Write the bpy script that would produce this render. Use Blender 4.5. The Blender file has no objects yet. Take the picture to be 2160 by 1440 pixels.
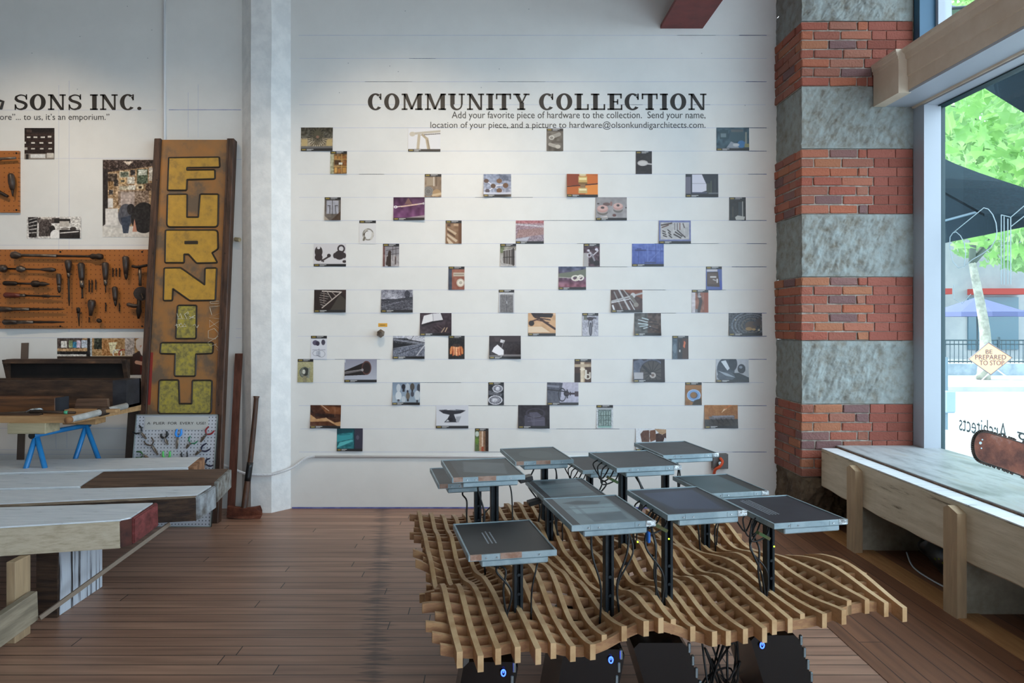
import bpy, bmesh, math, random
import numpy as np
from mathutils import Vector, Matrix, noise

random.seed(7)
SC = bpy.context.scene
COL = SC.collection
V = Vector
R = math.radians

# ------------------------------------------------------------------ camera
F, CX, CY, EYE, YW = 1440.0, 1042.0, 677.0, 1.55, 5.65      # focal length (px of 2160), horizon, eye height, back wall
cd = bpy.data.cameras.new('camera')
cam = bpy.data.objects.new('camera', cd)
COL.objects.link(cam)
cd.sensor_width = 36.0
cd.lens = 24.0
cd.shift_x = (1080 - CX) / 2160
cd.shift_y = -(720 - CY) / 2160
cd.clip_end = 200
cam.location = (0, 0, EYE)
cam.rotation_euler = (R(90), 0, 0)
SC.camera = cam

# ------------------------------------------------------------------ light
vs = SC.view_settings
vs.view_transform = 'Standard'
vs.look = 'None'
vs.gamma = 1.0
vs.use_curve_mapping = False
vs.exposure = 0.66
w = bpy.data.worlds.new('sky')
SC.world = w
w.use_nodes = True
w.node_tree.nodes['Background'].inputs[0].default_value = (0.73, 0.855, 1.0, 1)
w.node_tree.nodes['Background'].inputs[1].default_value = 3.4


def lamp(name, kind, loc, aim, energy, col, **kw):
    l = bpy.data.lights.new(name, kind)
    l.energy = energy
    l.color = col
    for k, v in kw.items():
        setattr(l, k, v)
    o = bpy.data.objects.new(name, l)
    COL.objects.link(o)
    o.location = loc
    o.rotation_euler = (V(aim) - V(loc)).to_track_quat('-Z', 'Y').to_euler()
    return o


lamp('sun', 'SUN', (0, 0, 20), (0.62, -0.15, 20 - 0.78), 4.0, (1.0, 0.95, 0.86), angle=R(0.6))
# warm ceiling spots washing the exhibition wall
for (lx, ly, ax, az, e) in ((-0.75, 3.35, -0.75, 2.15, 105), (0.55, 3.35, 0.35, 1.95, 80), (1.75, 3.5, 1.75, 1.6, 34), (-3.7, 3.5, -3.75, 2.15, 95), (-2.65, 3.4, -2.6, 2.0, 45)):
    lamp('track_spot', 'SPOT', (lx, ly, 4.45), (ax, YW, az), e, (1.0, 0.80, 0.58), spot_size=R(62), spot_blend=1.0, shadow_soft_size=0.05)


def portal(loc, rot, sx, sy):
    l = bpy.data.lights.new('window_portal', 'AREA')
    l.shape = 'RECTANGLE'
    l.size, l.size_y = sx, sy
    l.cycles.is_portal = True
    o = bpy.data.objects.new('window_portal', l)
    COL.objects.link(o)
    o.location = loc
    o.rotation_euler = rot


portal((3.4, 1.05, 1.88), (0, R(90), 0), 2.56, 8.2)       # right-hand shop window, facing -x
portal((3.4, 1.05, 3.95), (0, R(90), 0), 0.85, 8.2)
portal((1.75, -3.45, 2.0), (R(-90), 0, 0), 2.9, 2.6)      # street window behind the camera


# ------------------------------------------------------------------ helpers
def pt(px, py, Y):                 # the point at depth Y that the photograph shows at (px, py)
    return V(((px - CX) / F * Y, Y, EYE - (py - CY) / F * Y))


def ptx(px, py, X):                # the same on a plane of constant X
    Y = X * F / (px - CX)
    return V((X, Y, EYE - (py - CY) / F * Y))


def lin(c):
    return c / 12.92 if c <= 0.04045 else ((c + 0.055) / 1.055) ** 2.4


def hx(s):
    if len(s) == 3:
        s = s[0] * 2 + s[1] * 2 + s[2] * 2
    return tuple(int(s[i:i + 2], 16) / 255 for i in (0, 2, 4))


def hl(s):
    return tuple(lin(c) for c in hx(s)) + (1,)


def M(name, c1, c2=None, c3=None, scale=6, st=(1, 1, 1), rough=.6, metal=0, bump=0, lo=.4, hi=.6, top=.8, detail=6, emit=None, es=1):
    m = bpy.data.materials.new(name)
    m.use_nodes = True
    t = m.node_tree
    b = t.nodes['Principled BSDF']
    b.inputs['Roughness'].default_value = rough
    b.inputs['Metallic'].default_value = metal
    b.inputs['Base Color'].default_value = hl(c1)
    if emit:
        b.inputs['Emission Color'].default_value = hl(emit)
        b.inputs['Emission Strength'].default_value = es
    if c2 or bump:
        tc = t.nodes.new('ShaderNodeTexCoord')
        mp = t.nodes.new('ShaderNodeMapping')
        mp.inputs['Scale'].default_value = [s * scale for s in st]
        nz = t.nodes.new('ShaderNodeTexNoise')
        nz.inputs['Scale'].default_value = 1
        nz.inputs['Detail'].default_value = detail
        nz.inputs['Roughness'].default_value = .62
        t.links.new(tc.outputs['Object'], mp.inputs['Vector'])
        t.links.new(mp.outputs[0], nz.inputs['Vector'])
        if c2:
            rp = t.nodes.new('ShaderNodeValToRGB')
            e = rp.color_ramp.elements
            e[0].position, e[0].color = lo, hl(c1)
            e[1].position, e[1].color = hi, hl(c2)
            if c3:
                n = e.new(top)
                n.color = hl(c3)
            t.links.new(nz.outputs['Fac'], rp.inputs[0])
            t.links.new(rp.outputs[0], b.inputs['Base Color'])
        if bump:
            bp = t.nodes.new('ShaderNodeBump')
            bp.inputs['Strength'].default_value = min(1, bump)
            bp.inputs['Distance'].default_value = .01 * max(1, bump)
            t.links.new(nz.outputs['Fac'], bp.inputs['Height'])
            t.links.new(bp.outputs[0], b.inputs['Normal'])
    return m


def attr_mat(name, rough=.5, bump=0, bs=40):
    m = M(name, '888', rough=rough, bump=bump, scale=bs)
    t = m.node_tree
    a = t.nodes.new('ShaderNodeAttribute')
    a.attribute_name = 'Col'
    t.links.new(a.outputs['Color'], t.nodes['Principled BSDF'].inputs['Base Color'])
    return m


class MB:                            # collects shapes; build() links them as ONE mesh
    def __init__(s):
        s.bm = bmesh.new()

    def box(s, c, d, rot=None, bev=0, seg=1):
        g = bmesh.ops.create_cube(s.bm, size=1)
        vs_ = g['verts']
        bmesh.ops.scale(s.bm, vec=V(d), verts=vs_)
        if bev:
            es = list({e for v in vs_ for e in v.link_edges})
            r = bmesh.ops.bevel(s.bm, geom=es, offset=bev, segments=seg, affect='EDGES', profile=.5)
            vs_ = list({v for f in r['faces'] for v in f.verts} | {v for v in vs_ if v.is_valid})
        mt = Matrix.Translation(V(c))
        if rot is not None:
            mt = mt @ rot.to_4x4()
        bmesh.ops.transform(s.bm, matrix=mt, verts=vs_)
        return s

    def b(s, x0, x1, y0, y1, z0, z1, bev=0):
        return s.box(((x0 + x1) / 2, (y0 + y1) / 2, (z0 + z1) / 2), (abs(x1 - x0), abs(y1 - y0), abs(z1 - z0)), bev=bev)

    def beam(s, p, q, w, h, bev=0, up=(0, 0, 1)):      # box from p to q, w across, h along up
        p, q = V(p), V(q)
        d = q - p
        y = d.normalized()
        x = y.cross(V(up)).normalized()
        z = x.cross(y)
        m = Matrix((x, y, z)).transposed()
        return s.box((p + q) / 2, (w, d.length, h), rot=m, bev=bev)

    def tube(s, pts, r, n=8, cap=True):
        pts = [V(p) for p in pts]
        rr = r if isinstance(r, (list, tuple)) else [r] * len(pts)
        rings = []
        up = V((0.31, 0.17, 0.93)).normalized()
        for i, p in enumerate(pts):
            d = (pts[min(i + 1, len(pts) - 1)] - pts[max(i - 1, 0)]).normalized()
            if abs(d.dot(up)) > .95:
                up = V((0.9, .3, .1)).normalized()
            x = d.cross(up).normalized()
            up = x.cross(d).normalized()
            rings.append([s.bm.verts.new(p + (x * math.cos(a) + up * math.sin(a)) * rr[i]) for a in [2 * math.pi * k / n for k in range(n)]])
        for a, c in zip(rings, rings[1:]):
            for k in range(n):
                s.bm.faces.new((a[k], a[(k + 1) % n], c[(k + 1) % n], c[k]))
        if cap:
            s.bm.faces.new(rings[0][::-1])
            s.bm.faces.new(rings[-1])
        return s

    def prism(s, poly, ax, d, off=(0, 0, 0)):          # poly of 2-D points pushed along axis ax by d
        def p3(a, c, t):
            return V({'x': (t, a, c), 'y': (a, t, c), 'z': (a, c, t)}[ax]) + V(off)
        lo_ = [s.bm.verts.new(p3(a, c, 0)) for a, c in poly]
        hi_ = [s.bm.verts.new(p3(a, c, d)) for a, c in poly]
        n = len(poly)
        s.bm.faces.new(lo_)
        s.bm.faces.new(hi_[::-1])
        for k in range(n):
            s.bm.faces.new((lo_[k], hi_[k], hi_[(k + 1) % n], lo_[(k + 1) % n]))
        return s

    def ball(s, c, r, sc=(1, 1, 1), n=12):
        g = bmesh.ops.create_uvsphere(s.bm, u_segments=n, v_segments=max(6, n // 2), radius=r)
        bmesh.ops.transform(s.bm, matrix=Matrix.Translation(V(c)) @ Matrix.Diagonal((*sc, 1)), verts=g['verts'])
        return s

    def build(s, name, mat, parent=None, loc=None, smooth=False):
        """loc: the parent's (unrotated) world place, when the shapes were given in world space"""
        bmesh.ops.recalc_face_normals(s.bm, faces=s.bm.faces)
        me = bpy.data.meshes.new(name)
        s.bm.to_mesh(me)
        s.bm.free()
        if loc is not None:
            me.transform(Matrix.Translation(-V(loc)))
        if smooth:
            me.shade_smooth()
        for m in (mat if isinstance(mat, (list, tuple)) else [mat]):
            me.materials.append(m)
        o = bpy.data.objects.new(name, me)
        COL.objects.link(o)
        if parent is not None:
            o.parent = parent
        return o


def tag(o, label=None, cat=None, group=None, kind=None):
    for k, v in (('label', label), ('category', cat), ('group', group), ('kind', kind)):
        if v:
            o[k] = v
    return o


def thing(name, label, cat, loc=(0, 0, 0), rz=0, group=None):
    o = bpy.data.objects.new(name, None)
    o.empty_display_size = .1
    COL.objects.link(o)
    o.location = loc
    o.rotation_euler = (0, 0, rz)
    return tag(o, label, cat, group)


def rebase(o):                       # a world-space mesh gets its origin at the middle of its base
    me = o.data
    n = len(me.vertices)
    a = np.empty(n * 3, np.float32)
    me.vertices.foreach_get('co', a)
    a = a.reshape(-1, 3)
    lo_, hi_ = a.min(0), a.max(0)
    c = V(((lo_[0] + hi_[0]) / 2, (lo_[1] + hi_[1]) / 2, lo_[2]))
    me.transform(Matrix.Translation(-c))
    o.location = c
    return o


def solo(mb, name, mat, label, cat, group=None, smooth=False):
    return tag(rebase(mb.build(name, mat, smooth=smooth)), label, cat, group)


def struct(mb, name, mat, parent=None):
    return tag(mb.build(name, mat, parent), kind='structure' if parent is None else None)


def spline(pts, n=8):
    pts = [V(p) for p in pts]
    P = [pts[0]] + pts + [pts[-1]]
    out = []
    for i in range(1, len(P) - 2):
        a, b_, c, d = P[i - 1:i + 3]
        for k in range(n):
            t = k / n
            out.append(.5 * ((2 * b_) + (c - a) * t + (2 * a - 5 * b_ + 4 * c - d) * t * t + (3 * b_ - a - 3 * c + d) * t ** 3))
    out.append(pts[-1])
    return out


def text_into(mb, s, x0, x1, z0, z1, y, d=.001, fn=None, keep=False):
    """flat lettering of string s fitted into the rectangle x0..x1, z0..z1 (facing -y); fn remaps the points"""
    cu = bpy.data.curves.new('t', 'FONT')
    cu.body = s
    cu.resolution_u = 3
    o = bpy.data.objects.new('t', cu)
    COL.objects.link(o)
    dg = bpy.context.evaluated_depsgraph_get()
    me = bpy.data.meshes.new_from_object(o.evaluated_get(dg))
    bpy.data.objects.remove(o)
    bpy.data.curves.remove(cu)
    co = np.array([v.co[:] for v in me.vertices])
    a, b_ = co.min(0), co.max(0)
    sx = (x1 - x0) / (b_[0] - a[0])
    sz = (z1 - z0) / (b_[1] - a[1])
    vs_ = []
    for c in co:
        p = V((x0 + (c[0] - a[0]) * sx, y, z0 + (c[1] - a[1]) * sz))
        vs_.append(mb.bm.verts.new(fn(p) if fn else p))
    for f in me.polygons:
        try:
            mb.bm.faces.new([vs_[i] for i in f.vertices])
        except ValueError:
            pass
    bpy.data.meshes.remove(me)
    return mb


# ------------------------------------------------------------------ materials
m_wall = M('white_wall_paint', 'dfdfdd', 'e3e3e1', scale=3, rough=.75, bump=.03)
m_pil = M('white_plaster', 'dfe1e2', 'ebecec', scale=9, rough=.8, bump=.5)
m_ceil = M('ceiling_paint', 'dedcd6', rough=.8)
m_chalk = M('blue_chalk', 'aab2d0', 'c8ccdc', scale=4, lo=.35, hi=.65, rough=.9)
m_chalk2 = M('dark_blue_chalk', '4a58a0', '8a94c0', scale=9, rough=.9)
m_black = M('black_vinyl', '26221f', rough=.5)
m_grey = M('grey_vinyl', '3d3d3e', rough=.5)
m_trim = M('cream_trim_paint', 'd2bfa8', 'dbcab5', scale=4, rough=.5)
m_jamb = M('white_frame_paint', 'abb1ba', rough=.45)
m_red = M('oxide_red_steel', '7c302c', '6b2827', scale=5, rough=.55)
m_pipe = M('white_pipe', 'd8dade', rough=.4)
m_black_pl = M('black_plastic', '141517', rough=.35)
m_blacksteel = M('black_slotted_steel', '1b2126', '252c31', scale=20, rough=.45, metal=.5)
m_steel = M('grey_zinc_steel', '8598a0', '9aabb2', scale=14, rough=.42, metal=.35)
m_silver = M('silver_tape', 'ccd0d2', '8f9496', scale=60, rough=.22, metal=.85, bump=.8)
m_copper = M('copper_tape', '8d6a58', 'a5897a', scale=40, rough=.4, metal=.3)
m_cable = M('black_cable', '101112', rough=.5)
m_edgeply = M('plywood_edge_lit_tint', 'b08a60', 'c8a67c', scale=9, rough=.5)  # paler than the rib sides: light on tops and ends put into the colour
m_ply = M('birch_plywood', '9c7450', 'b58c64', '946b48', scale=7, st=(.6, 4, 9), rough=.55, lo=.3, hi=.6, bump=.06)  # rib sides toned darker, their shade put into the colour
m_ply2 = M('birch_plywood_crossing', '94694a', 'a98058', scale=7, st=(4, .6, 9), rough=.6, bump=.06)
m_paintwood = M('flaking_white_timber', '5f5a54', 'd8dce0', 'eceef0', scale=3.4, st=(1.3, 13, 13), lo=.315, hi=.36, top=.62, rough=.6, bump=.5)
m_barewood = M('weathered_brown_timber', '3d2b20', '6d5240', '8c6e54', scale=2.5, st=(1, 16, 16), lo=.3, hi=.55, rough=.7, bump=.6)
m_darkwood = M('dark_brown_timber', '2b1e17', '4b3627', scale=3, st=(1, 14, 14), rough=.7, bump=.6)
m_palewood = M('pale_bare_timber', '9a8e72', 'b9ab8b', 'cabd9e', scale=2.5, st=(1, 12, 12), lo=.3, hi=.6, rough=.65, bump=.3)
m_palewood_v = M('pale_bare_post', '9c8468', 'b59a78', 'c2a886', scale=3, st=(10, 10, 1), lo=.3, hi=.6, rough=.65, bump=.2)
m_redpaint = M('flaking_red_paint', '5a2826', '86403f', '9f6460', scale=14, st=(1, 1, 2), lo=.35, hi=.6, rough=.65, bump=.6)
m_benchpaint = M('worn_cream_timber', '75654f', 'c4b69c', 'd8cbb4', scale=2.4, st=(14, 1.2, 10), lo=.31, hi=.4, top=.65, rough=.6, bump=.35)
m_sill = M('worn_grey_board', '8c8f90', 'b5b9bb', 'a29c90', scale=2.2, st=(5, 1.3, 5), lo=.35, hi=.55, rough=.45, bump=.08)
m_rust = M('rusted_saw_steel', '4a2418', '7a4430', '8e7268', scale=9, lo=.38, hi=.58, top=.72, rough=.7, metal=.2, bump=.4)
m_iron = M('dark_iron', '2a211c', '3c2f27', scale=10, rough=.55, metal=.5, bump=.3)
m_toolwood = M('dark_tool_handle', '2e221b', '45342a', scale=10, rough=.45)
m_redhandle = M('red_brown_handle', '5b231a', '6f3122', scale=10, rough=.45)
m_toolmetal = M('old_tool_steel', '5d5148', '7b6e62', scale=12, rough=.4, metal=.7)
m_peg = M('orange_hardboard', 'a8642c', 'b87236', scale=2, rough=.6)
m_chest = M('dark_chest_wood', '2c1f18', '503a2b', '8a6344', scale=5, st=(1, 4, 4), lo=.38, hi=.62, top=.78, rough=.65, bump=.4)
m_chestin = M('dark_chest_lid', '0d0907', '1b130f', scale=5, rough=.85)  # inside of the lid, near black against the chest wood
m_blue = M('blue_tube_paint', '1e74b4', '2a86c6', scale=5, rough=.35)
m_table = M('pale_orange_plank', 'a87f55', 'c09668', scale=3, st=(1, 10, 10), rough=.6, bump=.15)
m_print = attr_mat('printed_paper', .38)
m_brick = attr_mat('fired_brick', .85, .9, 60)
m_stone = M('rough_blue_sandstone', '756f64', '8a8d89', '949c9b', scale=14, lo=.3, hi=.5, top=.72, rough=.9, bump=1.2)
m_stonebrown = M('rough_brown_stone', '4b3c2e', '6a5a48', '7d6c58', scale=8, lo=.35, hi=.6, rough=.95, bump=1.6)
m_mortar = M('grey_mortar', '857a70', 'aaa095', scale=25, rough=.95, bump=.8)


# ------------------------------------------------------------------ the room
def plank_mat(name, c1, c2, joint, rot=0, row=.088, length=2.3, rough=.42, stain=False):
    m = M(name, c1, rough=rough)
    t = m.node_tree
    N, L = t.nodes, t.links
    b = N['Principled BSDF']
    tc = N.new('ShaderNodeTexCoord')
    mp = N.new('ShaderNodeMapping')
    mp.inputs['Rotation'].default_value = (0, 0, rot)
    L.new(tc.outputs['Object'], mp.inputs[0])
    bk = N.new('ShaderNodeTexBrick')
    bk.offset, bk.offset_frequency, bk.squash = 0, 1, 1
    for k, v in (('Scale', 1), ('Mortar Size', .0028), ('Mortar Smooth', .2), ('Bias', 0), ('Brick Width', length), ('Row Height', row)):
        bk.inputs[k].default_value = v
    bk.inputs['Color1'].default_value = hl(c1)
    bk.inputs['Color2'].default_value = hl(c2)
    bk.inputs['Mortar'].default_value = hl(joint)
    sp0 = N.new('ShaderNodeSeparateXYZ')
    L.new(mp.outputs[0], sp0.inputs[0])
    dv = N.new('ShaderNodeMath')
    dv.operation = 'DIVIDE'
    L.new(sp0.outputs['Y'], dv.inputs[0])
    dv.inputs[1].default_value = row
    fl = N.new('ShaderNodeMath')
    fl.operation = 'FLOOR'
    L.new(dv.outputs[0], fl.inputs[0])
    wn = N.new('ShaderNodeTexWhiteNoise')
    wn.noise_dimensions = '1D'
    L.new(fl.outputs[0], wn.inputs['W'])
    ma0 = N.new('ShaderNodeMath')
    ma0.operation = 'MULTIPLY_ADD'
    L.new(wn.outputs['Value'], ma0.inputs[0])
    ma0.inputs[1].default_value = length
    L.new(sp0.outputs['X'], ma0.inputs[2])
    cb = N.new('ShaderNodeCombineXYZ')
    L.new(ma0.outputs[0], cb.inputs['X'])
    L.new(sp0.outputs['Y'], cb.inputs['Y'])
    L.new(cb.outputs[0], bk.inputs['Vector'])
    m2 = N.new('ShaderNodeMapping')
    m2.inputs['Scale'].default_value = (1.6, 26, 1)
    L.new(mp.outputs[0], m2.inputs[0])
    nz = N.new('ShaderNodeTexNoise')
    nz.inputs['Scale'].default_value = 1
    nz.inputs['Detail'].default_value = 8
    L.new(m2.outputs[0], nz.inputs['Vector'])
    rp = N.new('ShaderNodeValToRGB')
    e = rp.color_ramp.elements
    e[0].position, e[0].color = .25, (.62, .60, .60, 1)
    e[1].position, e[1].color = .7, (1.12, 1.1, 1.08, 1)
    L.new(nz.outputs['Fac'], rp.inputs[0])
    mx = N.new('ShaderNodeMix')
    mx.data_type = 'RGBA'
    mx.blend_type = 'MULTIPLY'
    mx.inputs['Factor'].default_value = 1
    L.new(bk.outputs['Color'], mx.inputs['A'])
    L.new(rp.outputs[0], mx.inputs['B'])
    out = mx.outputs['Result']
    if stain:                         # a band of black grime worn across the boards
        sx = N.new('ShaderNodeSeparateXYZ')
        L.new(tc.outputs['Object'], sx.inputs[0])
        m3 = N.new('ShaderNodeMapping')
        m3.inputs['Scale'].default_value = (5, 46, 1)
        L.new(tc.outputs['Object'], m3.inputs[0])
        n3 = N.new('ShaderNodeTexNoise')
        n3.inputs['Scale'].default_value = 1
        n3.inputs['Detail'].default_value = 5
        L.new(m3.outputs[0], n3.inputs['Vector'])
        ad = N.new('ShaderNodeMath')
        ad.operation = 'MULTIPLY_ADD'
        L.new(sx.outputs['Y'], ad.inputs[0])
        ad.inputs[1].default_value = .15
        ad.inputs[2].default_value = .077
        sm = N.new('ShaderNodeMath')
        sm.operation = 'ADD'
        L.new(sx.outputs['X'], sm.inputs[0])
        L.new(ad.outputs[0], sm.inputs[1])
        ab = N.new('ShaderNodeMath')
        ab.operation = 'ABSOLUTE'
        L.new(sm.outputs[0], ab.inputs[0])
        r3 = N.new('ShaderNodeValToRGB')
        q = r3.color_ramp.elements
        q[0].position, q[0].color = .36, (1, 1, 1, 1)
        q[1].position, q[1].color = .52, (.42, .42, .45, 1)
        fa = N.new('ShaderNodeMath')
        fa.operation = 'MULTIPLY_ADD'
        L.new(ab.outputs[0], fa.inputs[0])
        fa.inputs[1].default_value = -2.3
        L.new(n3.outputs['Fac'], fa.inputs[2])
        L.new(fa.outputs[0], r3.inputs[0])
        m4 = N.new('ShaderNodeMix')
        m4.data_type = 'RGBA'
        m4.blend_type = 'MULTIPLY'
        m4.inputs['Factor'].default_value = 1
        L.new(out, m4.inputs['A'])
        L.new(r3.outputs[0], m4.inputs['B'])
        out = m4.outputs['Result']
    L.new(out, b.inputs['Base Color'])
    bp = N.new('ShaderNodeBump')
    bp.inputs['Strength'].default_value = .25
    bp.inputs['Distance'].default_value = .004
    L.new(bk.outputs['Fac'], bp.inputs['Height'])
    bp.invert = True
    L.new(bp.outputs[0], b.inputs['Normal'])
    return m


m_floor = plank_mat('worn_fir_floorboards', 'b08a74', '9c7763', '2e211b', stain=True)
m_floor2 = plank_mat('dark_floorboards', '7a523a', '8a5f45', '40291e', rot=R(90), row=.11, rough=.5)
m_edge = M('golden_edge_board', 'a8774a', 'ba8a5a', scale=3, st=(12, 1, 1), rough=.5, bump=.15)
floor = struct(MB().b(-7, 3.5, -3.5, 5.9, -.12, 0), 'floor', m_floor)
struct(MB().b(1.69, 2.41, -3.4, 5.6, -.02, .003), 'dark_boards', m_floor2, floor)
struct(MB().b(2.41, 2.56, -3.4, 5.2, -.02, .007), 'edge_board', m_edge, floor)
struct(MB().b(2.56, 3.3, -3.4, 5.2, -.02, .003), 'dark_boards', m_floor2, floor)
struct(MB().b(-7, 3.5, -3.5, 5.9, 4.62, 4.8), 'ceiling', m_ceil)

wall = struct(MB().b(-7, 2.345, YW, YW + .25, 0, 4.62), 'wall_back', m_wall)
K = YW / F
ln, dk = MB(), MB()


def wx(px):
    return (px - CX) * K


def wz(py):
    return EYE - (py - CY) * K


def hline(mb, x0, x1, y, t=.0022):
    mb.b(wx(x0), wx(x1), YW - .0006, YW + .004, wz(y) - t / 2, wz(y) + t / 2)


def vline(mb, x, y0, y1, t=.0022):
    mb.b(wx(x) - t / 2, wx(x) + t / 2, YW - .0006, YW + .004, wz(y1), wz(y0))


rnd = random.Random(3)
for n in range(19):
    y = 74.5 + 48.8 * n
    hline(ln, 628 + rnd.random() * 6, 1606 + rnd.random() * 12, y, .0024 if n % 2 else .0028)
    for k in range(rnd.choice((1, 1, 2))):
        x = rnd.uniform(640, 1500)
        hline(dk, x, x + rnd.uniform(30, 140), y, .003)
    if n % 2 == 0 or n in (5, 9, 13):
        hline(dk, 1530 + rnd.random() * 50, 1617, y, .0045)
for y, x0, x1 in ((232, 0, 330), (334, 0, 330), (517, 0, 325), (712, 0, 320), (903, 0, 300), (948, 0, 300), (958, 0, 300)):
    hline(ln, x0, x1, y)
for y in (232, 336, 525, 693, 712, 797, 905):
    hline(ln, 498, 510, y, .0028)
hline(dk, 356, 508, 231.5, .004)
for x, a, b_ in ((124, 180, 690), (146, 170, 700), (397, 195, 290), (418, 178, 290), (118, 900, 945), (141, 900, 945)):
    vline(ln, x, a, b_)
ln.build('chalk_lines', m_chalk, wall)
dk.build('chalk_strokes', m_chalk2, wall)
MB().b(wx(616), wx(1637), YW - .004, YW + .01, 0, .012).build('chalk_stain', M('purple_blue_stain', '7a7cae', '5a5f9c', scale=12, rough=.9), wall)
rnd = random.Random(11)
sp = MB()
for k in range(16):
    px, py = rnd.uniform(20, 1600), rnd.uniform(10, 230)
    sp.b(wx(px) - .006, wx(px) + .005, YW - .0006, YW + .003, wz(py) - .005, wz(py) + .005, bev=.002)
sp.build('filler_spots', M('grey_filler', 'aeb0b4', rough=.9), wall)

# pilaster with splayed sides
pil = MB()
pil.prism([(-2.085, YW + .05), (-2.085, YW), (-1.965, 5.52), (-1.8, 5.52), (-1.682, YW), (-1.682, YW + .05)], 'z', 4.62)
bmesh.ops.subdivide_edges(pil.bm, edges=[e for e in pil.bm.edges if abs(e.verts[0].co.z - e.verts[1].co.z) > 1], cuts=60)
for v in pil.bm.verts:
    if v.co.y < YW - .01:
        v.co.x += .006 * noise.noise(V((v.co.x * 3, 0, v.co.z * 2.1)))
        v.co.y += .006 * noise.noise(V((v.co.x * 3, 4, v.co.z * 1.7)))
struct(pil, 'trim_1', m_pil)
struct(MB().b(wx(1393), wx(1482), -3.4, YW, 3.97, 4.0).b(wx(1437) - .012, wx(1437) + .012, -3.4, YW, 4.0, 4.56).b(wx(1393), wx(1482), -3.4, YW, 4.56, 4.62), 'ceiling_beam', m_red)
# unseen sides of the room
struct(MB().b(-7.2, -7, -3.5, 5.9, 0, 4.62), 'wall_left', m_wall)
rear = MB().b(-7, .3, -3.7, -3.5, 0, 4.62).b(3.2, 3.5, -3.7, -3.5, 0, 4.62).b(.3, 3.2, -3.7, -3.5, 3.3, 4.62).b(.3, 3.2, -3.7, -3.5, 0, .7)
struct(rear, 'wall_rear', m_wall)
struct(MB().b(3.3, 3.5, -3.5, 5.17, 0, .55).b(3.3, 3.5, -3.5, -3.1, .55, 4.62).b(3.3, 3.5, -3.5, 5.17, 4.4, 4.62), 'wall_right', m_wall)

# ------------------------------------------------------------------ brick and stone pier
PX0, PX1, PY0 = 2.327, 3.175, 5.17


def pz(py):
    return EYE - (py - CY) * PY0 / F


bands = [('s', -20, 45), ('b', 45, 182), ('s', 182, 314), ('b', 314, 451), ('s', 451, 584), ('b', 584, 718), ('s', 718, 852), ('b', 852, 1006)]
pier = tag(bpy.data.objects.new('wall_right_pier', None), kind='structure')
COL.objects.link(pier)
rnd = random.Random(5)


def brick_col(smooth_):
    if smooth_:
        c = rnd.choice(('8a4a3c', '925042', '965445', '844638'))
    else:
        c = rnd.choice(('96604f', '925b4a', '9c6552', '8c564a', '825c57', '775654', 'a4694c', '9a5846', 'a4644e', 'a65f45', '935646', '9a5443'))
    return hl(c)


def brick_band(z0, z1):
    core = MB().b(PX0 + .006, PX1, PY0 + .006, YW + .02, z0, z1)
    core.build('mortar_bed', m_mortar, pier)
    bm = bmesh.new()
    lay = bm.verts.layers.float_color.new('Col')

    def brick(x0, x1, y0, y1, a, c, sm_):
        g = bmesh.ops.create_cube(bm, size=1)
        vs_ = g['verts']
        bmesh.ops.scale(bm, vec=V((x1 - x0, y1 - y0, c - a)), verts=vs_)
        bmesh.ops.translate(bm, vec=V(((x0 + x1) / 2, (y0 + y1) / 2, (a + c) / 2)), verts=vs_)
        es = list({e for v in vs_ for e in v.link_edges})
        r = bmesh.ops.bevel(bm, geom=es, offset=.0025 if sm_ else .005, segments=1, affect='EDGES')
        col = brick_col(sm_)
        for v in {v for f in r['faces'] for v in f.verts} | {v for v in vs_ if v.is_valid}:
            v[lay] = col
            if not sm_:
                v.co += V((rnd.uniform(-.003, .003), rnd.uniform(-.003, .003), rnd.uniform(-.0025, .0025)))

    n = max(1, round((z1 - z0) / .0695))
    hgt = (z1 - z0) / n
    for k in range(n):
        a, c = z0 + k * hgt + .005, z0 + (k + 1) * hgt - .005
        x = PX0 - (.11 if k % 2 else 0)
        edge = PX0 + .50 + (.04 if k % 2 else 0) + rnd.uniform(-.02, .02)
        while x < edge - .03:
            x1 = x + .212 + rnd.uniform(-.008, .008)
            if x1 > edge - .06:
                x1 = edge
            brick(max(x, PX0), x1 - .009, PY0 - rnd.uniform(.0, .009), PY0 + .1, a, c, False)
            x = x1
        x = edge
        while x < PX1 - .01:
            x1 = min(PX1, x + (.215 if x > edge else (.11 if k % 2 else .215)))
            if PX1 - x1 < .05:
                x1 = PX1
            brick(x, x1 - .004, PY0 - .003, PY0 + .1, a - .003, c + .003, True)
            x = x1
        y = PY0 + (.11 if k % 2 == 0 else .0)
        if k % 2 == 0:
            brick(PX0 - rnd.uniform(0, .005), PX0 + .1, PY0 + .1, PY0 + .11, a, c, False)
        while y < YW:
            y1 = min(YW + .01, y + .212)
            brick(PX0 - rnd.uniform(0, .007), PX0 + .1, max(y, PY0 + .02), y1 - .007, a, c, False)
            y = y1
    me = bpy.data.meshes.new('brick_band')
    bmesh.ops.recalc_face_normals(bm, faces=bm.faces)
    bm.to_mesh(me)
    bm.free()
    me.materials.append(m_brick)
    o = bpy.data.objects.new('brick_band', me)
    COL.objects.link(o)
    o.parent = pier


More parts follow.
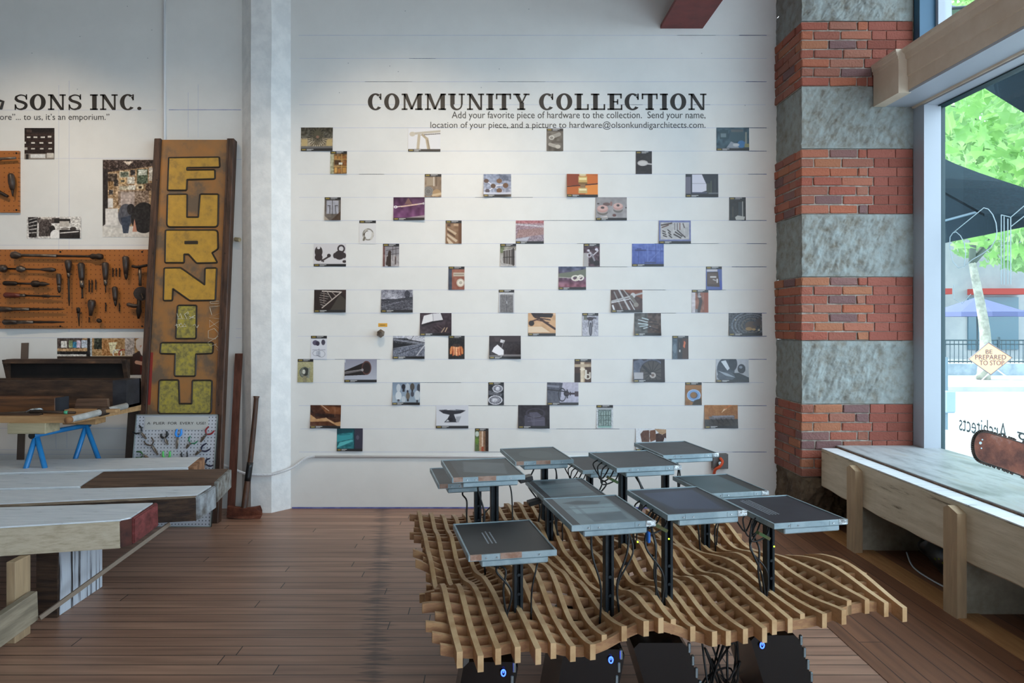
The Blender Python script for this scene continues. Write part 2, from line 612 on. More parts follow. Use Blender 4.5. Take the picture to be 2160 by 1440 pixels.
def stone(z0, z1, mat, seed, amp=.026, x1=PX1):
    mb = MB()
    nf, ns, nz_ = 130, 60, 72
    path = [(PX0 + .012, YW + .02 - (YW + .02 - PY0) * i / ns) for i in range(ns)] + [(PX0 + (x1 - PX0) * i / nf, PY0) for i in range(nf + 1)]
    rows = []
    for j in range(nz_ + 1):
        z = z0 + (z1 - z0) * j / nz_
        row = []
        for i, (x, y) in enumerate(path):
            q = V((x * 6 + seed, y * 6, z * 6))
            q2 = V((q.x * 1.6 - q.z * .9, q.y, q.z * .7 + q.x * .35))
            f = noise.fractal(q, .8, 2.1, 5) * .45 + .9 * abs(noise.noise(q2 * .7 + V((seed, 0, 3)))) + .55 * abs(noise.noise(q2 * 2.1)) + .3 * abs(noise.noise(q2 * 5))
            ed = min(1, min(j, nz_ - j) / 5)
            d = amp * (f - .25) * ed
            if i < ns:
                d *= .45
                row.append(mb.bm.verts.new((x - d, y, z)))
            else:
                row.append(mb.bm.verts.new((x, y - d * (1 if x < x1 - .05 else .3), z)))
        rows.append(row)
    for a, c in zip(rows, rows[1:]):
        for k in range(len(a) - 1):
            mb.bm.faces.new((a[k], a[k + 1], c[k + 1], c[k]))
    mb.build('stone_block', mat, pier, smooth=True)
    MB().b(PX0 + .03, x1, PY0 + .03, YW, z0, z1).build('stone_core', mat, pier)


for i, (k, a, c) in enumerate(bands):
    if k == 'b':
        brick_band(pz(c), pz(a))
    else:
        stone(pz(c) + .003, pz(a) - .003, m_stone, i * 3.7)
stone(0.0, pz(1006) - .003, m_stonebrown, 31.0, .06)
stone(pz(-20), 4.62, m_stone, 17.0)
MB().b(3.1, 3.3, PY0 + .012, YW + .2, 0, 4.62).b(3.3, 3.325, PY0, YW + .2, 0, 4.62).build('pier_core', m_mortar, pier)

# ------------------------------------------------------------------ shop window on the right
m_glass = bpy.data.materials.new('dusty_window_glass')
m_glass.use_nodes = True
t = m_glass.node_tree
t.nodes.clear()
o_ = t.nodes.new('ShaderNodeOutputMaterial')
tr = t.nodes.new('ShaderNodeBsdfTransparent')
tr.inputs[0].default_value = (.94, .985, .98, 1)
gl = t.nodes.new('ShaderNodeBsdfGlossy')
gl.inputs['Roughness'].default_value = .0
fr = t.nodes.new('ShaderNodeFresnel')
fr.inputs[0].default_value = 1.2
mx = t.nodes.new('ShaderNodeMixShader')
gm_ = t.nodes.new('ShaderNodeNewGeometry')
inv = t.nodes.new('ShaderNodeMath')
inv.operation = 'SUBTRACT'
inv.inputs[0].default_value = 1
t.links.new(gm_.outputs['Backfacing'], inv.inputs[1])
ml = t.nodes.new('ShaderNodeMath')
ml.operation = 'MULTIPLY'
t.links.new(fr.outputs[0], ml.inputs[0])
t.links.new(inv.outputs[0], ml.inputs[1])
t.links.new(ml.outputs[0], mx.inputs[0])
t.links.new(tr.outputs[0], mx.inputs[1])
t.links.new(gl.outputs[0], mx.inputs[2])
du = t.nodes.new('ShaderNodeBsdfTranslucent')
du.inputs[0].default_value = (.75, .9, .95, 1)
m2 = t.nodes.new('ShaderNodeMixShader')
dn = t.nodes.new('ShaderNodeTexVoronoi')
dn.inputs['Scale'].default_value = 42
tco = t.nodes.new('ShaderNodeTexCoord')
t.links.new(tco.outputs['Object'], dn.inputs['Vector'])
lt = t.nodes.new('ShaderNodeMath')
lt.operation = 'LESS_THAN'
lt.inputs[1].default_value = .085
t.links.new(dn.outputs['Distance'], lt.inputs[0])
ma = t.nodes.new('ShaderNodeMath')
ma.operation = 'MULTIPLY_ADD'
ma.inputs[1].default_value = .08
ma.inputs[2].default_value = .004
t.links.new(lt.outputs[0], ma.inputs[0])
t.links.new(ma.outputs[0], m2.inputs[0])
t.links.new(mx.outputs[0], m2.inputs[1])
t.links.new(du.outputs[0], m2.inputs[2])
t.links.new(m2.outputs[0], o_.inputs[0])

WX = 3.32
win = struct(MB().b(3.175, 3.30, 5.04, 5.17, .55, 3.17).b(3.175, 3.30, -3.1, 5.04, 3.145, 3.2).b(3.2, 3.34, -3.1, 5.17, .53, .588).b(3.30, 3.36, 5.085, 5.17, .55, 3.2).b(3.30, 3.36, -3.1, 5.17, 3.15, 3.22), 'window_1', m_jamb)
MB().b(3.28, 3.345, 5.06, 5.086, .588, 3.15).b(3.28, 3.345, -3.0, 5.086, 3.135, 3.15).b(3.28, 3.345, -3.0, 5.086, .585, .60).build('gasket', M('teal_black_gasket', '14343a', rough=.5), win)
MB().b(WX, WX + .006, -3.0, 5.08, .59, 3.15).build('pane', m_glass, win)
tw = struct(MB().b(3.30, 3.40, 5.07, 5.17, 3.5, 4.4).b(3.30, 3.40, -3.1, 5.17, 3.46, 3.52).b(3.30, 3.40, -3.1, 5.17, 4.36, 4.4), 'window_2', m_jamb)
MB().b(3.18, 3.30, 5.10, 5.17, 3.45, 4.6).build('blue_post', M('slate_blue_paint', '38607c', rough=.5), tw)
MB().b(3.35, 3.356, -3.0, 5.08, 3.51, 4.37).build('pane', m_glass, tw)
hd = MB()
prof = [(2.93, 3.185), (2.93, 3.28), (2.922, 3.285), (2.922, 3.40), (2.912, 3.405), (2.905, 3.44), (2.885, 3.455), (2.885, 3.475), (3.34, 3.475), (3.34, 3.19), (3.185, 3.17), (3.175, 3.155), (3.16, 3.155), (3.15, 3.185)]
hd.prism(prof, 'y', 8.16, (0, -3.0, 0))
head = struct(hd, 'trim_2', m_trim)
bl = MB()
prof2 = [(2.862, 3.165), (2.862, 3.40), (2.857, 3.405), (2.857, 3.425), (2.851, 3.43), (2.848, 3.455), (2.844, 3.46), (2.844, 3.475), (2.95, 3.475), (2.95, 3.165)]
bl.prism(prof2, 'y', .32, (0, 4.83, 0))
bl.build('end_block', m_trim, head)
MB().b(2.935, 3.17, -3, 5.16, 3.168, 3.186).build('soffit', m_jamb, head)

# mirrored firm lettering and line drawings on the outside of the glass
m_etch = M('frosted_vinyl', 'b4c2c8', rough=.6)
t = m_etch.node_tree
tl_ = t.nodes.new('ShaderNodeBsdfTranslucent')
tl_.inputs[0].default_value = (.75, .8, .82, 1)
mx_ = t.nodes.new('ShaderNodeMixShader')
mx_.inputs[0].default_value = .6
t.links.new(t.nodes['Principled BSDF'].outputs[0], mx_.inputs[1])
t.links.new(tl_.outputs[0], mx_.inputs[2])
t.links.new(mx_.outputs[0], t.nodes['Material Output'].inputs[0])


def onglass(p):
    return V((WX + .0075, p.x, p.z))


ga = MB()
q0, q1 = ptx(2021, 886, WX), ptx(2127, 932, WX)
text_into(ga, 'Architects', q1.y + .02, q0.y, q1.z - .0, q1.z + .115, 0, fn=onglass)
q2 = ptx(2143, 935, WX)
text_into(ga, 'ig', q2.y - .12, q2.y, q1.z - .03, q1.z + .11, 0, fn=onglass)
solo(ga, 'window_lettering', M('grey_film_lettering', '959da1', rough=.6), 'mirrored grey firm lettering on the window glass above the chainsaw', 'lettering')
dr = MB()


def gtube(pts, r=.003):
    dr.tube([ptx(x, y, WX + .011) for x, y in pts], r, 5)


arc = [(2075, 438), (2085, 441), (2094, 452), (2101, 470), (2103, 488), (2100, 505), (2090, 522), (2072, 535), (2050, 548), (2034, 562), (2022, 565), (2010, 552), (2003, 520), (2004, 500), (2010, 491)]
gtube(arc)
gtube([(2010, 491), (2075, 438)])
gtube([(2010, 491), (2017, 489), (2026, 497), (2034, 512), (2037, 535), (2034, 560)])
for dx in (0, 6):
    gtube([(2112 + dx, 453 + dx * .5), (2112 + dx, 600)], .003)
    gtube([(2132 - dx, 458 + dx * .5), (2132 - dx, 600)], .003)
gtube([(2112, 453), (2132, 458), (2165, 430)], .003)
gtube([(2132, 478), (2165, 452)], .003)
gtube([(2012, 600), (2012, 630), (2030, 640), (2048, 620)], .0025)
solo(dr, 'window_drawing', m_etch, 'thin white line drawing of a horn and frame on the window glass', 'drawing')


# ------------------------------------------------------------------ wall lettering (slab-serif capitals built from strokes)
def quad(mb, pts):
    mb.bm.faces.new([mb.bm.verts.new(p) for p in pts])


def glyph(ch):
    """rectangles and strips in a unit-high box -> (list of polygons, width)"""
    P = []
    S, T, H = .245, .1, .095                     # stem, thin stroke, serif

    def r(x0, y0, x1, y1):
        P.append([(x0, y0), (x1, y0), (x1, y1), (x0, y1)])

    def ring(cx, cy, rx, ry, a0, a1, n=28, kx=S, ky=T):
        for k in range(n):
            A, B = [R(a0 + (a1 - a0) * (k + j) / n) for j in (0, 1)]
            P.append([(cx + rx * math.cos(A), cy + ry * math.sin(A)), (cx + rx * math.cos(B), cy + ry * math.sin(B)),
                      (cx + (rx - kx) * math.cos(B), cy + (ry - ky) * math.sin(B)), (cx + (rx - kx) * math.cos(A), cy + (ry - ky) * math.sin(A))])
    if ch == 'I':
        r(.12, 0, .12 + S, 1); r(0, 0, .43, H); r(0, 1 - H, .43, 1); return P, .43
    if ch == 'L':
        r(.12, 0, .12 + S, 1); r(0, 0, .76, H); r(0, 1 - H, .45, 1); r(.68, 0, .76, .36); return P, .76
    if ch == 'E':
        r(.12, 0, .12 + S, 1); r(0, 0, .8, H); r(0, 1 - H, .77, 1); r(.72, 0, .8, .32); r(.69, .7, .77, 1); r(.3, .46, .58, .54); r(.51, .34, .58, .66); return P, .8
    if ch == 'T':
        r(.33, 0, .33 + S, 1); r(0, 1 - H, .85, 1); r(0, .66, .08, 1); r(.77, .66, .85, 1); r(.2, 0, .65, H); return P, .85
    if ch == 'N':
        r(.12, 0, .12 + T, 1); r(.75, 0, .75 + T, 1); r(0, 0, .34, H); r(.62, 1 - H, .96, 1); r(0, 1 - H, .2, 1)
        P.append([(.06, 1), (.28, 1), (.835, 0), (.66, 0)]); return P, .96
    if ch == 'M':
        r(.12, 0, .12 + T, 1); r(.88, 0, .88 + S, 1); r(0, 0, .33, H); r(.76, 0, 1.19, H); r(0, 1 - H, .2, 1); r(.95, 1 - H, 1.19, 1)
        P.append([(.09, 1), (.32, 1), (.65, .04), (.5, .04)]); P.append([(.5, .04), (.62, .04), (1.0, 1), (.9, 1)]); return P, 1.19
    if ch == 'U':
        r(.12, .34, .12 + S, 1); r(.72, .34, .72 + T, 1); r(0, 1 - H, .43, 1); r(.59, 1 - H, .94, 1)
        for k in range(14):
            A, B = [R(180 + 180 * (k + j) / 14) for j in (0, 1)]
            q = []
            for a in (A, B):
                q.append((.4625 + .3425 * math.cos(a), .34 + .36 * math.sin(a)))
            for a in (B, A):
                q.append((.515 + .205 * math.cos(a), .34 + .26 * math.sin(a)))
            P.append(q)
        return P, .94
    if ch == 'O':
        ring(.43, .5, .43, .52, 0, 360, 40); return P, .86
    if ch == 'C':
        ring(.43, .5, .43, .52, 52, 318, 32); r(.68, .62, .76, 1.0); P.append([(.6, .86), (.72, .8), (.74, .64), (.64, .74)]); return P, .8
    if ch == 'Y':
        r(.36, 0, .36 + S, .46); r(.23, 0, .68, H); r(0, 1 - H, .4, 1); r(.58, 1 - H, .92, 1)
        P.append([(.08, 1), (.3, 1), (.54, .44), (.36, .44)]); P.append([(.7, 1), (.8, 1), (.55, .46), (.47, .46)]); return P, .92
    if ch == 'S':
        c = [(.66, .7), (.6, .88), (.36, .955), (.14, .86), (.1, .72), (.2, .59), (.36, .53), (.52, .46), (.63, .36), (.62, .2), (.5, .09), (.32, .045), (.14, .13), (.07, .32)]
        wd = [.07, .08, .09, .13, .17, .17, .17, .17, .17, .17, .12, .09, .08, .07]
        q = spline([(a, b_, 0) for a, b_ in c], 4)
        L_ = []
        for i, p in enumerate(q):
            d = (q[min(i + 1, len(q) - 1)] - q[max(i - 1, 0)]).normalized()
            ww = wd[min(i // 4, 13)] / 2
            L_.append(((p.x - d.y * ww, p.y + d.x * ww), (p.x + d.y * ww, p.y - d.x * ww)))
        for a, b_ in zip(L_, L_[1:]):
            P.append([a[0], b_[0], b_[1], a[1]])
        r(.63, .66, .7, 1.0); r(.03, 0, .1, .36); return P, .72
    if ch == '.':
        ring(.1, .1, .11, .11, 0, 360, 16, .11, .11); return P, .2
    return P, .42


def heading(mb, s, x0, x1, z0, z1, y, gap=.12):
    gs = [glyph(c) for c in s]
    tot = sum(g[1] for g in gs) + gap * (len(s) - 1)
    h = z1 - z0
    k = (x1 - x0) / tot
    x = x0
    for P, wd in gs:
        for poly in P:
            quad(mb, [V((x + a * k, y, z0 + b_ * h)) for a, b_ in poly])
        x += (wd + gap) * k


YL = YW - .0015
def words_on_wall(label, mat, specs):
    T_ = thing('wall_lettering', label, 'lettering', (specs[0][1][1], YL, specs[0][1][3]))
    for nm, a, fn in specs:
        m_ = MB()
        fn(m_, *a)
        m_.build(nm, mat, T_, T_.location)


words_on_wall('large black slab-serif heading COMMUNITY COLLECTION on the white wall', m_black, [('word', ('COMMUNITY', wx(776), wx(1117), wz(232), wz(197.5), YL), heading), ('word', ('COLLECTION', wx(1137), wx(1490), wz(232), wz(197.5), YL), heading)])
words_on_wall('two lines of small grey text under the community heading', m_grey, [('text_line', ('Add your favorite piece of hardware to the collection.  Send your name,', wx(953), wx(1488), wz(254), wz(235), YL), text_into), ('text_line', ('location of your piece, and a picture to hardware@olsonkundigarchitects.com.', wx(908), wx(1488), wz(274), wz(256), YL), text_into)])


def ampersand(mb, *a):
    mb.tube([(wx(-24), YL, wz(214)), (wx(-8), YL, wz(231)), (wx(3), YL, wz(229)), (wx(7), YL, wz(214)), (wx(-2), YL, wz(212))], .012, 6)


words_on_wall('black slab-serif heading SONS INC. above the unframed photographs', m_black, [('word', ('SONS', wx(30), wx(172), wz(232), wz(199), YL), heading), ('word', ('INC', wx(190), wx(284), wz(232), wz(199), YL), heading), ('full_stop', ('.', wx(290), wx(298), wz(232), wz(199), YL), heading), ('ampersand', (0, 0, 0, 0), ampersand)])
mb = MB()
text_into(mb, 'ore”... to us, it’s an emporium.”', wx(0), wx(231), wz(257), wz(240), YL)
solo(mb, 'wall_lettering', m_grey, 'one line of small grey text ending in emporium under SONS INC.', 'lettering')


# ------------------------------------------------------------------ printed photographs
def paint(ops, w, h, ss=3):
    W_, H_ = w * ss, h * ss
    A = np.zeros((H_, W_, 3), np.float32) + .5
    yy, xx = np.mgrid[0:H_, 0:W_]
    X, Y = (xx + .5) / W_, (yy + .5) / H_
    asp = w / h
    rs = np.random.RandomState(abs(hash_(ops)) % 99991)

    def seg(x0, y0, x1, y1, wd):
        dx, dy = (x1 - x0) * asp, y1 - y0
        L2 = dx * dx + dy * dy + 1e-9
        tt = np.clip(((X - x0) * asp * dx + (Y - y0) * dy) / L2, 0, 1)
        return ((X - x0) * asp - tt * dx) ** 2 + (Y - y0 - tt * dy) ** 2 < (wd / 2) ** 2
    for op in ops.split(';'):
        a = op.split()
        if not a:
            continue
        c, a = a[0], a[1:]
        if c == 'f':
            A[:] = hx(a[0])
        elif c == 'g':
            A[:] = np.array(hx(a[0])) * (1 - Y[..., None]) + np.array(hx(a[1])) * Y[..., None]
        elif c == 'r':
            x0, y0, x1, y1 = map(float, a[:4])
            A[(X >= x0) & (X < x1) & (Y >= y0) & (Y < y1)] = hx(a[4])
        elif c == 'e':
            x, y, rx, ry = map(float, a[:4])
            A[((X - x) / rx) ** 2 + ((Y - y) / ry) ** 2 < 1] = hx(a[4])
        elif c == 'o':
            x, y, rx, ry, wd = map(float, a[:5])
            d = np.sqrt(((X - x) / rx) ** 2 + ((Y - y) / ry) ** 2)
            A[(d < 1) & (d > 1 - wd)] = hx(a[5])
        elif c == 'l':
            A[seg(*map(float, a[:5]))] = hx(a[5])
        elif c == 'w':                             # spokes: cx cy r n width colour
            x, y, r_, n, wd = map(float, a[:5])
            for k in range(int(n)):
                t_ = 2 * math.pi * k / n
                A[seg(x, y, x + r_ * math.cos(t_) / asp, y + r_ * math.sin(t_), wd)] = hx(a[5])
        elif c == 'p':
            pts = list(map(float, a[1:]))
            pts = list(zip(pts[::2], pts[1::2]))
            ins = np.zeros(X.shape, bool)
            j = len(pts) - 1
            for i in range(len(pts)):
                xi, yi = pts[i]
                xj, yj = pts[j]
                if yi != yj:
                    ins ^= ((yi > Y) != (yj > Y)) & (X < (xj - xi) * (Y - yi) / (yj - yi) + xi)
                j = i
            A[ins] = hx(a[0])
        elif c == 'n':                             # mottling: amount, cell size in px
            cs = float(a[1]) * ss
            g = rs.rand(int(H_ / cs) + 2, int(W_ / cs) + 2)
            fy, fx = yy / cs, xx / cs
            iy, ix = fy.astype(int), fx.astype(int)
            ty, tx = fy - iy, fx - ix
            v = (g[iy, ix] * (1 - tx) + g[iy, ix + 1] * tx) * (1 - ty) + (g[iy + 1, ix] * (1 - tx) + g[iy + 1, ix + 1] * tx) * ty
            A[:] = A + ((v - .5) * 2 * float(a[0]))[..., None]
        elif c == 'B':                             # caption bar along the bottom (or top) with its two little lines
            b0, b1 = (.89, 1) if a[0] == 'b' else (0, .115)
            A[(Y >= b0) & (Y < b1)] = hx('2a2a2c')
            k = .5 if a[0] == 'b' else 1
            A[(Y > b0 + .025) & (Y < b1 - .035) & (X > .06 * k) & (X < .3 * k)] = hx('9a8640')
            A[(Y > b0 + .02) & (Y < b0 + .05) & (X > .36 * k) & (X < .78 * k)] = hx('c8c8c8')
            A[(Y > b0 + .065) & (Y < b0 + .09) & (X > .36 * k) & (X < .66 * k)] = hx('b0b0b0')
    A = np.clip(A, 0, 1)
    return A.reshape(h, ss, w, ss, 3).mean((1, 3))


def hash_(s):
    v = 0
    for c in s:
        v = (v * 131 + ord(c)) % 1000003
    return v


def sheet(name, x0, x1, y0, y1, ops, label, cat, group, curl=.3, twist=0, dens=1.0, Y=None):
    Yp = YW if Y is None else Y
    w_, h_ = max(8, int((x1 - x0) * dens)), max(8, int((y1 - y0) * dens))
    A = paint(ops, w_, h_)
    lnr = np.where(A <= .04045, A / 12.92, ((A + .055) / 1.055) ** 2.4)
    k = Yp / F
    X0, X1 = (x0 - CX) * k, (x1 - CX) * k
    Z1, Z0 = EYE - (y0 - CY) * k, EYE - (y1 - CY) * k
    s, t_ = np.meshgrid(np.linspace(0, 1, w_ + 1), np.linspace(0, 1, h_ + 1))
    out = .0015 + .022 * curl * t_ ** 2 * (1 - .75 * np.abs(np.sin(s * math.pi)) * (curl > .5)) + .03 * abs(twist) * (s if twist > 0 else 1 - s) ** 2 * (.35 + .65 * t_)
    co = np.stack([X0 + (X1 - X0) * s - .010 * twist * (s if twist > 0 else 1 - s) ** 2, Yp - out, Z1 + (Z0 - Z1) * t_ * (1 - .012 * curl)], -1).reshape(-1, 3)
    me = bpy.data.meshes.new(name)
    idx = np.arange((w_ + 1) * (h_ + 1)).reshape(h_ + 1, w_ + 1)
    q = np.stack([idx[:-1, :-1], idx[1:, :-1], idx[1:, 1:], idx[:-1, 1:]], -1).reshape(-1, 4)
    me.from_pydata(co.tolist(), [], q.tolist())
    at = me.attributes.new('Col', 'FLOAT_COLOR', 'FACE')
    at.data.foreach_set('color', np.concatenate([lnr.reshape(-1, 3), np.ones((w_ * h_, 1))], 1).astype(np.float32).ravel())
    me.materials.append(m_print)
    o = bpy.data.objects.new(name, me)
    COL.objects.link(o)
    return tag(rebase(o), label, cat, group)


